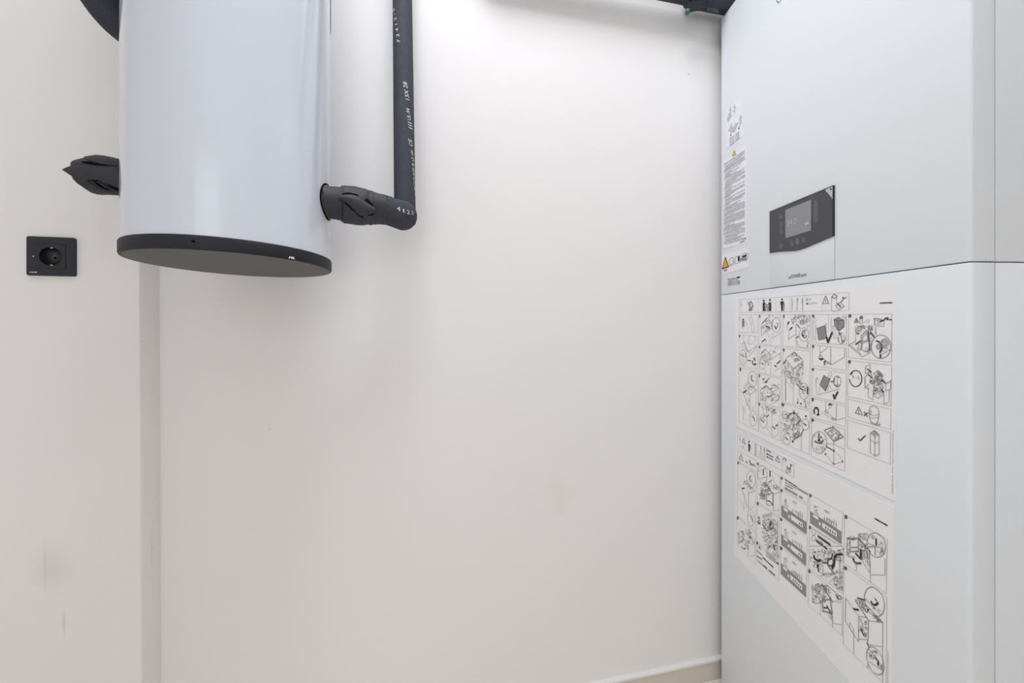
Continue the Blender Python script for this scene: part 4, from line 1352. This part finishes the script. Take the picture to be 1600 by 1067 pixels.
a.l(1.3, 375, 825, 440, 785, 440, 890, 375, 925, close=True); a.l(1.3, 380, 960, 440, 900, 470, 960); a.arrow(400, 855, 465, 908, 2.6, 12, 20); a.arrow(415, 935, 480, 990, 2.6, 12, 20); a.l(1.4, 490, 920, 550, 880, 610, 930, 550, 975, close=True); a.clutter([(500, 900), (550, 880), (620, 930), (560, 970)], 26, 111, 24, blobs=9); a.clutter([(490, 930), (610, 950), (610, 1066), (490, 1066)], 50, 112, 34, blobs=8); a.k(2.4, 600, 1015, 660, 1060); a.l(1.2, 665, 1060, 735, 1020); a.arrow(440, 1030, 480, 1015, 2.4, 10, 16); a.l(1.1, 370, 960, 375, 1066)
a.map(*VG); a.l(1.1, 232, 0, 232, 90, 275, 100); a.l(1.1, 262, 95, 262, 165, 305, 198, 305, 110); a.l(1.3, 308, 70, 312, 155, 348, 180, 388, 155, 388, 60); a.clutter([(315, 10), (390, 10), (388, 150), (318, 150)], 50, 113, 26, blobs=9); a.arrow(375, 105, 402, 128, 2.6, 8, 12); a.k(2, 385, 20, 415, 48); a.l(1.2, 415, 50, 460, 28, 460, 100, 415, 118, close=True); a.l(1.2, 400, 120, 402, 235, 445, 215, 447, 105); a.l(1, 238, 78, 262, 60, 255, 90, close=True); a.clutter([(270, 20), (310, 20), (310, 60), (275, 60)], 12, 114, 18, blobs=3)
done(a, sh1)
a = cell(VG, (83, 186, 463, 279, 460, 456, 82, 346))
a.tri(180, 255, 211, 328, 148, 312); a.k(2, 225, 300, 256, 342); a.k(2, 256, 308, 225, 335)
a.l(1.4, 268, 300, 275, 262, 305, 247, 338, 260, 355, 295, 358, 330, 345, 385, 330, 408, 290, 392, 275, 360, 268, 300); a.e(1.3, 312, 310, 45, 22, a0=0, a1=200); a.e(1.2, 313, 335, 44, 20, a0=0, a1=180); a.e(1.3, 278, 302, 11, 16); a.l(1.4, 280, 372, 290, 400, 345, 420, 368, 408); a.e(1.2, 352, 408, 14, 10)
done(a, sh1)
a = cell(VG, (80, 371, 460, 483, 455, 762, 77, 615))
a.k(2.4, 175, 535, 192, 553); a.k(2.2, 192, 553, 236, 508)
a.l(1.4, 280, 485, 318, 462, 358, 500, 320, 518, close=True); a.l(1.3, 280, 485, 280, 655, 320, 690, 320, 518); a.l(1.3, 320, 690, 358, 670, 358, 500); a.l(1.2, 280, 540, 320, 578, 358, 560); a.clutter([(290, 480), (318, 466), (350, 498), (322, 510)], 18, 121, 12, blobs=8, bs=.7)
done(a, sh1)
a = Art(*VG); a.vtext('0020318393_02 INT', 477, 1018, 480, 852, 8); a.obj('printed_text', sh1); a = Art(*VG); a.vtext('102021 - Subject to technical modifications', 481, 835, 485, 462, 8)
a.obj('printed_text', sh1)

# ------------------------------------------------------------------ lower sheet
a = cell(VH, (115, 72, 895, 470, 890, 676, 113, 230))
a.k(1.6, 143, 102, 145, 112); a.k(1.8, 143, 122, 145, 162); a.tri(195, 128, 222, 216, 170, 182); a.l(1.2, 180, 240, 210, 268, m='grey'); a.disc('ink', 268, 178, 9, 14); a.poly('ink', 257, 200, 282, 215, 278, 320, 264, 312); a.k(2, 285, 225, 292, 290); a.l(6, 362, 215, 358, 370, m='pale')
for x, y in ((432, 245), (478, 270)): a.k(2, x, y, x + 4, y + 45); a.l(1.3, x - 14, y + 50, x - 18, y + 150, m='pale'); a.l(1.3, x + 6, y + 50, x + 4, y + 160, m='pale')
a.lines(515, 298, 570, 322, 3.4, 3, m='grey')
for y in (350, 390): a.poly('ink', 515, y - 16, 531, y - 8, 531, y + 16, 515, y + 8); a.lines(540, y + 8, 603, y + 42, 3.4, y, m='grey')
a.l(.6, 497, 268, 495, 450, m='pale'); a.l(.6, 735, 400, 732, 580, m='pale'); a.tri(668, 372, 702, 472, 635, 435); a.k(1.6, 738, 425, 762, 405, 785, 430, 770, 450); a.l(1.1, 748, 430, 755, 500); a.l(1.3, 780, 590, 810, 545, 855, 600, 790, 615, close=True); a.k(2, 790, 515, 830, 560); a.k(2.2, 835, 560, 855, 500, 840, 490, 872, 508); a.clutter([(785, 530), (850, 560), (850, 600), (790, 600)], 14, 131, 18, blobs=3)
done(a, sh2)
a = cell(VH, (115, 302, 370, 436, 365, 592, 113, 448))
a.tri(160, 350, 190, 452, 132, 415); a.k(2.2, 280, 430, 275, 462, 292, 462, 285, 500); a.lines(222, 455, 250, 470, 5, 3, m='pale'); a.lines(300, 490, 345, 508, 5, 5, m='grey'); a.l(1, 238, 440, 232, 480, m='grey')
done(a, sh2)
a = cell(VH, (115, 462, 365, 615), (119, 470), VI, (310, 468, 90, 262))
a.e(1.2, 298, 700, 58, 118, tilt=-5); a.carrow(300, 690, 22, 38, 250, 100, 2.6, 10, 14); a.clutter([(275, 640), (320, 660), (320, 760), (290, 760)], 8, 141, 18); a.l(1.4, 185, 765, 235, 708, 345, 865, 262, 890); a.clutter([(200, 730), (250, 740), (330, 850), (270, 850)], 24, 142, 20, blobs=8); a.k(4, 175, 830, 205, 822); a.l(1.2, 120, 755, 185, 865, 205, 950, 235, 1060); a.l(1.2, 262, 890, 262, 1060); a.l(1.1, 250, 860, 262, 890)
a.map(*VI); a.l(1, 118, 75, 172, 195, 170, 100); a.l(1.1, 165, 0, 190, 100, 225, 200, 225, 0); a.l(1, 235, 185, 300, 165); a.e(1.2, 255, 298, 42, 98, tilt=-4); a.k(2.8, 248, 270, 268, 305, 275, 345); a.clutter([(230, 220), (275, 230), (280, 300), (225, 300)], 8, 143, 18)
done(a, sh2)
a = cell(VI, (90, 282, 310, 486, 308, 848, 90, 620), (97, 296))
a.l(1.6, 105, 465, 165, 450, 170, 560, 105, 600, close=True); a.clutter([(105, 460), (170, 450), (175, 600), (110, 610)], 40, 151, 26, blobs=7); a.clutter([(180, 430), (260, 440), (240, 530), (190, 480)], 26, 152, 26, blobs=6); a.e(1.3, 268, 570, 28, 44); a.k(2, 225, 525, 262, 540, 285, 600); a.l(1.2, 225, 740, 225, 540); a.l(1, 235, 750, 300, 745); a.l(.9, 300, 600, 300, 745); a.carrow(175, 630, 28, 35, 170, 80, 3, 9, 12); a.clutter([(180, 560), (225, 580), (225, 700), (180, 640)], 24, 153, 26, blobs=5)
done(a, sh2)
a = cell(VH, (385, 474, 700, 655), (394, 482), VI, (590, 290, 330, 98))
a.e(1.3, 455, 630, 65, 122, tilt=-6); a.k(3.6, 468, 565, 468, 640); a.l(1.2, 395, 590, 520, 540); a.l(1.4, 415, 690, 522, 665); a.k(4, 562, 588, 560, 660); a.l(1.2, 585, 630, 608, 720, 690, 820); a.k(1.6, 540, 745, 585, 715); a.clutter([(420, 760), (540, 750), (560, 900), (420, 980)], 90, 161, 30, blobs=22, dark=.5); a.clutter([(560, 740), (690, 810), (690, 860), (600, 820)], 18, 162, 22, blobs=8); a.l(2.4, 515, 910, 600, 890, 600, 1066); a.l(1.8, 512, 910, 512, 1060); a.k(1.6, 500, 750, 600, 900); a.l(1.1, 610, 905, 695, 880); a.k(3, 525, 1000, 560, 1005, 600, 1060)
a.map(*VI); a.l(2, 440, 30, 440, 140, 495, 150); a.l(1.6, 520, 0, 520, 210); a.clutter([(360, 0), (430, 10), (430, 80), (370, 80)], 30, 163, 22, blobs=7); a.k(2.4, 480, 100, 515, 150); a.l(1.1, 530, 215, 590, 210)
done(a, sh2)
a = cell(VI, (330, 118, 590, 305, 588, 795, 322, 578), (335, 124))
a.num(328, 592, 18, 34, 8)
a.tri(350, 282, 362, 322, 338, 300); a.k(3.5, 335, 345, 362, 362); a.e(1.6, 350, 350, 14, 22, m='ink', n=14)
a.poly('pale', 390, 260, 500, 235, 510, 275, 392, 300); a.clutter([(390, 310), (575, 300), (575, 510), (390, 500)], 120, 171, 34, blobs=26); a.clutter([(400, 520), (575, 520), (575, 690), (430, 650)], 80, 172, 34, blobs=14); a.l(1.8, 390, 525, 560, 495); a.k(3.2, 395, 370, 410, 410, 430, 425); a.k(3, 495, 330, 480, 385); a.e(2, 495, 400, 24, 34, m='ink'); a.k(4, 525, 620, 535, 680); a.l(1.6, 570, 330, 570, 760); a.clutter([(500, 690), (580, 720), (580, 780), (520, 740)], 18, 173, 22)
done(a, sh2)
a = cell(VI, (325, 602, 587, 815, 585, 1055, 320, 800))
a.tri(358, 632, 372, 680, 345, 655)
for k in range(4): a.lines(435, 690 + k * 20, 540 + k * 6, 775 + k * 22, 2.6, k + 1, m='line')
a.poly('ink', 560, 818, 585, 838, 585, 858, 560, 838); a.lines(330, 690, 385, 740, 4, 7, m='grey'); a.lines(330, 755, 380, 790, 4, 8, m='grey'); a.lines(395, 768, 522, 888, 4.2, 10); a.lines(335, 800, 385, 850, 3.5, 12, m='line'); a.lines(400, 860, 535, 980, 4.2, 11)
done(a, sh2)
a = cell(VJ, (165, 205, 515, 418, 513, 547, 166, 335), (175, 215), nw=20, nh=36, nsk=10)
a.poly('line', 375, 345, 510, 422, 510, 442, 375, 362)
a.lines(222, 240, 372, 335, 3.2, 1); a.lines(222, 278, 365, 355, 3, 2, m='line'); a.lines(222, 310, 320, 360, 2.6, 3, m='grey')
a.lines(222, 350, 436, 474, 6.5, 8, m='line')
done(a, sh2)


def wiring(view, top, bottom_view, bar, num, volt, seed, term0, vbar=None):
    """one wiring drawing: supply symbols over a grey terminal strip; bar corners tl, tr, br, bl"""
    a = cell(view, top, num, bottom_view, (bar[4], bar[5], bar[6], bar[7]), 22, 36, 12)
    a.map(*(vbar or view))
    a.poly('grey', *bar)
    (x0, y0, x1, y1, x2, y2, x3, y3) = bar
    def q(u, v):
        xa, ya = x0 + (x1 - x0) * u, y0 + (y1 - y0) * u
        xb, yb = x3 + (x2 - x3) * u, y3 + (y2 - y3) * u
        return xa + (xb - xa) * v, ya + (yb - ya) * v
    def qq(u0, u1, v0, v1, m, lift):
        a.poly(m, *q(u0, v0), *q(u1, v0), *q(u1, v1), *q(u0, v1), lift=lift)
    qq(.10, .26, .06, .30, 'paper', .0003); qq(.28, .34, .42, .66, 'paper', .0003); qq(.39, .86, .28, .68, 'paper', .0003)
    for i in range(6):
        u = .43 + i * .075
        c = q(u, .5); dx = (x1 - x0) * .018; dy = (y3 - y0) * .13
        if i < term0: a.e(1.0, c[0], c[1], dx, dy, m='line', n=12)
        else: a.disc('ink', c[0], c[1], dx, dy, 12, lift=.0004)
    hh = y3 - y0
    for i in range(6):
        u = .46 + i * .075
        if seed == 1 and i in (1, 2): continue
        if seed == 2 and i in (1, 2, 3): continue
        b0 = q(u, .2); ht = hh * (.85 if i > 3 else .6)
        a.l(.9, b0[0], b0[1], b0[0], b0[1] - ht)
        a.k(1.4, b0[0], b0[1] - ht * .45, b0[0], b0[1] - ht * .75)
    r0 = q(.55, -.35); a.l(1.2, r0[0], r0[1], r0[0] + (x1 - x0) * .16, r0[1] + (y1 - y0) * .16, r0[0] + (x1 - x0) * .16, r0[1] + (y1 - y0) * .16 + hh * .12, r0[0], r0[1] + hh * .12, close=True)
    l0 = q(.12, -.15)
    a.l(1, l0[0], l0[1] - hh * .1, l0[0] + (x1 - x0) * .16, l0[1] + (y1 - y0) * .16 - hh * .1); a.l(1, l0[0], l0[1], l0[0] + (x1 - x0) * .16, l0[1] + (y1 - y0) * .16)
    a.e(1.1, l0[0] + 12, l0[1] - hh * .45, 8, 12, n=12); a.clutter([(l0[0], l0[1] - hh * .6), (l0[0] + 40, l0[1] - hh * .45), (l0[0] + 45, l0[1]), (l0[0], l0[1] - hh * .1)], 12, seed + 200, 16)
    t0 = q(.45, -.92 if seed != 4 else -.75); a.text(volt, t0[0], t0[1], t0[0] + (x1 - x0) * .18, t0[1] + (y1 - y0) * .18, hh * .20, m='line')
    done(a, sh2)


wiring(VJ, (165, 362, 513, 574), VJ, (172, 565, 492, 785, 492, 942, 172, 707), (173, 374), '230V', 1, 4)
wiring(VJ, (165, 735, 508, 972), VK, (147, 30, 420, 245, 420, 382, 147, 147), (168, 745), '230V', 2, 4, VK)
wiring(VK, (140, 172, 435, 402), VK, (142, 350, 420, 600, 420, 732, 142, 472), (145, 182), '400V', 3, 1)
wiring(VJ, (530, 420, 965, 672), VJ, (542, 645, 940, 905, 940, 1066, 542, 797), (544, 438), '400V', 4, 1)
a = cell(VJ, (530, 838, 965, 1105), (538, 848), VK, (825, 692, 452, 402), 24, 38, 10)
a.e(1.2, 585, 915, 24, 38); a.e(1.2, 585, 990, 26, 36); a.l(1.2, 620, 900, 870, 1060)
a.lines(645, 968, 790, 1068, 9, 9, m='line'); a.lines(625, 1020, 700, 1066, 8, 10, m='line')
a.map(*VK)
a.lines(540, 110, 655, 195, 5, 5); a.lines(560, 60, 690, 150, 5, 6); a.l(1.2, 460, 165, 825, 165)
a.clutter([(465, 190), (825, 195), (825, 330), (465, 340)], 120, 181, 34, blobs=26); a.clutter([(600, 480), (820, 400), (820, 660), (760, 620)], 70, 182, 34, blobs=12); a.clutter([(470, 320), (620, 330), (620, 460), (500, 400)], 26, 183, 28, blobs=5)
a.k(6, 512, 275, 520, 305, 550, 325, 585, 325); a.poly('ink', 575, 310, 598, 320, 585, 340); a.poly('ink', 540, 365, 565, 365, 562, 405, 545, 400); a.k(3, 555, 410, 562, 450); a.k(5, 825, 255, 770, 258, 742, 290, 735, 370, 715, 415); a.e(3, 698, 345, 34, 40, m='ink'); a.k(3, 610, 350, 665, 352); a.k(2.6, 665, 380, 745, 480); a.k(2.4, 720, 250, 705, 310); a.e(1.3, 590, 415, 26, 50); a.l(1.8, 610, 475, 790, 460); a.l(1.8, 800, 280, 800, 600)
done(a, sh2)
a = cell(VK, (450, 430, 825, 732, 822, 1158, 448, 815), (461, 436), nw=22, nh=38, nsk=12)
a.clutter([(490, 590), (620, 590), (640, 790), (500, 790)], 100, 191, 30, blobs=30, dark=.5); a.l(1.4, 490, 590, 495, 790, 540, 805, 600, 790); a.l(3.4, 605, 765, 690, 755, 715, 905, 610, 890, close=True); a.l(2.0, 690, 755, 720, 1000); a.k(3, 620, 850, 660, 852); a.k(4, 655, 830, 705, 920); a.k(2.4, 600, 590, 690, 740, 720, 790); a.l(1.2, 720, 775, 822, 790); a.l(1.2, 645, 590, 820, 740); a.clutter([(610, 580), (680, 620), (700, 740), (640, 680)], 26, 192, 26, blobs=6); a.e(2, 790, 738, 26, 20); a.k(3, 755, 705, 785, 750); a.l(1.3, 718, 1000, 718, 1065); a.l(1.2, 720, 1022, 822, 1040); a.l(1, 585, 800, 585, 940); a.l(1.2, 660, 910, 715, 1000); a.clutter([(690, 900), (718, 920), (716, 990), (690, 950)], 10, 193, 22)
done(a, sh2)
a = cell(VL, (75, 262, 582, 560), (90, 281), VM, (512, 228, 112, -66), 30, 40, 10)
a.l(2.6, 135, 545, 235, 540, 240, 700, 140, 700, close=True); a.l(1.8, 105, 530, 100, 740, 140, 765, 200, 760); a.clutter([(105, 525), (240, 520), (235, 560), (110, 560)], 24, 201, 26, blobs=4); a.clutter([(105, 560), (135, 560), (135, 760), (105, 740)], 18, 202, 26, blobs=3); a.l(3, 155, 650, 235, 648); a.k(5, 210, 725, 265, 785); a.k(5, 268, 675, 268, 785); a.l(2, 150, 700, 230, 690)
a.l(1.6, 235, 490, 345, 485); a.l(1.6, 235, 490, 240, 550, 370, 690, 380, 960); a.k(2.2, 245, 545, 380, 700); a.clutter([(250, 570), (340, 620), (375, 840), (290, 790)], 60, 203, 34, blobs=18); a.clutter([(250, 490), (340, 500), (340, 570), (260, 550)], 16, 204, 24, blobs=6); a.l(1.4, 270, 780, 375, 955); a.e(1.6, 365, 845, 14, 20)
a.e(1.6, 452, 622, 108, 148, tilt=-14); a.arrow(450, 620, 450, 530, 3.4, 12, 30); a.l(1.6, 355, 600, 460, 640); a.l(2.2, 365, 645, 435, 635, 440, 740); a.e(1.4, 412, 528, 14, 18); a.clutter([(460, 580), (540, 600), (530, 740), (470, 760)], 26, 205, 24, blobs=9); a.l(1.6, 460, 640, 500, 650, 545, 715)
a.carrow(235, 790, 55, 48, 190, 95, 4.2, 14, 24); a.poly('ink', 245, 820, 285, 838, 252, 855)
a.l(1.3, 382, 975, 555, 980, 558, 780); a.l(1.2, 382, 975, 382, 1066); a.l(1.1, 215, 830, 215, 930); a.e(1, 208, 845, 10, 16)
done(a, sh2)
a = cell(VM, (112, -34, 516, 258), None, VM, (512, 1098, 105, 700))
a.map(*VL); a.num(84, 890, 30, 40, 12); a.map(*VM)
a.e(1.7, 400, 302, 88, 142, tilt=-18); a.carrow(402, 298, 32, 34, 20, 165, 4, 10, 18); a.k(1.6, 400, 265, 425, 295, 405, 280); a.l(1.6, 310, 270, 465, 430); a.poly('grey', 385, 345, 410, 360, 405, 375, 385, 365); a.poly('pale', 435, 360, 460, 385, 452, 398, 432, 378)
a.l(1.5, 130, 270, 250, 440, 250, 680, 125, 485, close=True); a.l(1.2, 168, 500, 205, 560, 205, 610, 165, 540, close=True); a.l(1.2, 205, 610, 205, 790)
a.k(1.8, 220, 290, 345, 480); a.l(1.6, 220, 285, 305, 300); a.k(3, 240, 268, 310, 285); a.l(1.4, 345, 480, 475, 498); a.k(1.4, 310, 320, 480, 500); a.clutter([(240, 290), (310, 310), (340, 400), (290, 390)], 26, 211, 24, blobs=12); a.clutter([(370, 400), (470, 470), (460, 490), (400, 460)], 18, 212, 22, blobs=8); a.arrow(205, 370, 262, 382, 4.2, 13, 24); a.poly('ink', 330, 368, 355, 372, 335, 395)
a.l(1.6, 345, 480, 340, 650, 332, 690); a.l(1.5, 250, 440, 330, 450); a.l(1.4, 260, 530, 310, 640); a.l(1.4, 255, 655, 330, 660); a.clutter([(260, 460), (335, 470), (335, 650), (270, 600)], 36, 213, 30, blobs=8); a.k(3, 275, 560, 300, 620); a.k(2.6, 330, 690, 348, 725)
a.l(1.2, 345, 705, 478, 728, 480, 500); a.e(1.7, 408, 858, 72, 138, tilt=-20); a.k(3.6, 405, 820, 438, 865, 436, 890); a.poly('ink', 425, 880, 445, 885, 436, 915); a.clutter([(340, 750), (420, 770), (410, 850), (350, 820)], 26, 214, 26, blobs=7); a.l(1.4, 355, 870, 465, 940); a.l(1.2, 340, 880, 335, 925); a.clutter([(440, 860), (485, 900), (480, 950), (450, 930)], 12, 215, 22); a.l(1.1, 478, 735, 478, 1060)
done(a, sh2)
a = Art(*VL); a.lines(438, 308, 582, 388, 3.4, 5, gap=.04)
a.obj('printed_text', sh2)
a = Art(*VM); a.vtext('102021 - Subject to technical modifications', 527, 1210, 533, 765, 9)
a.obj('printed_text', sh2)
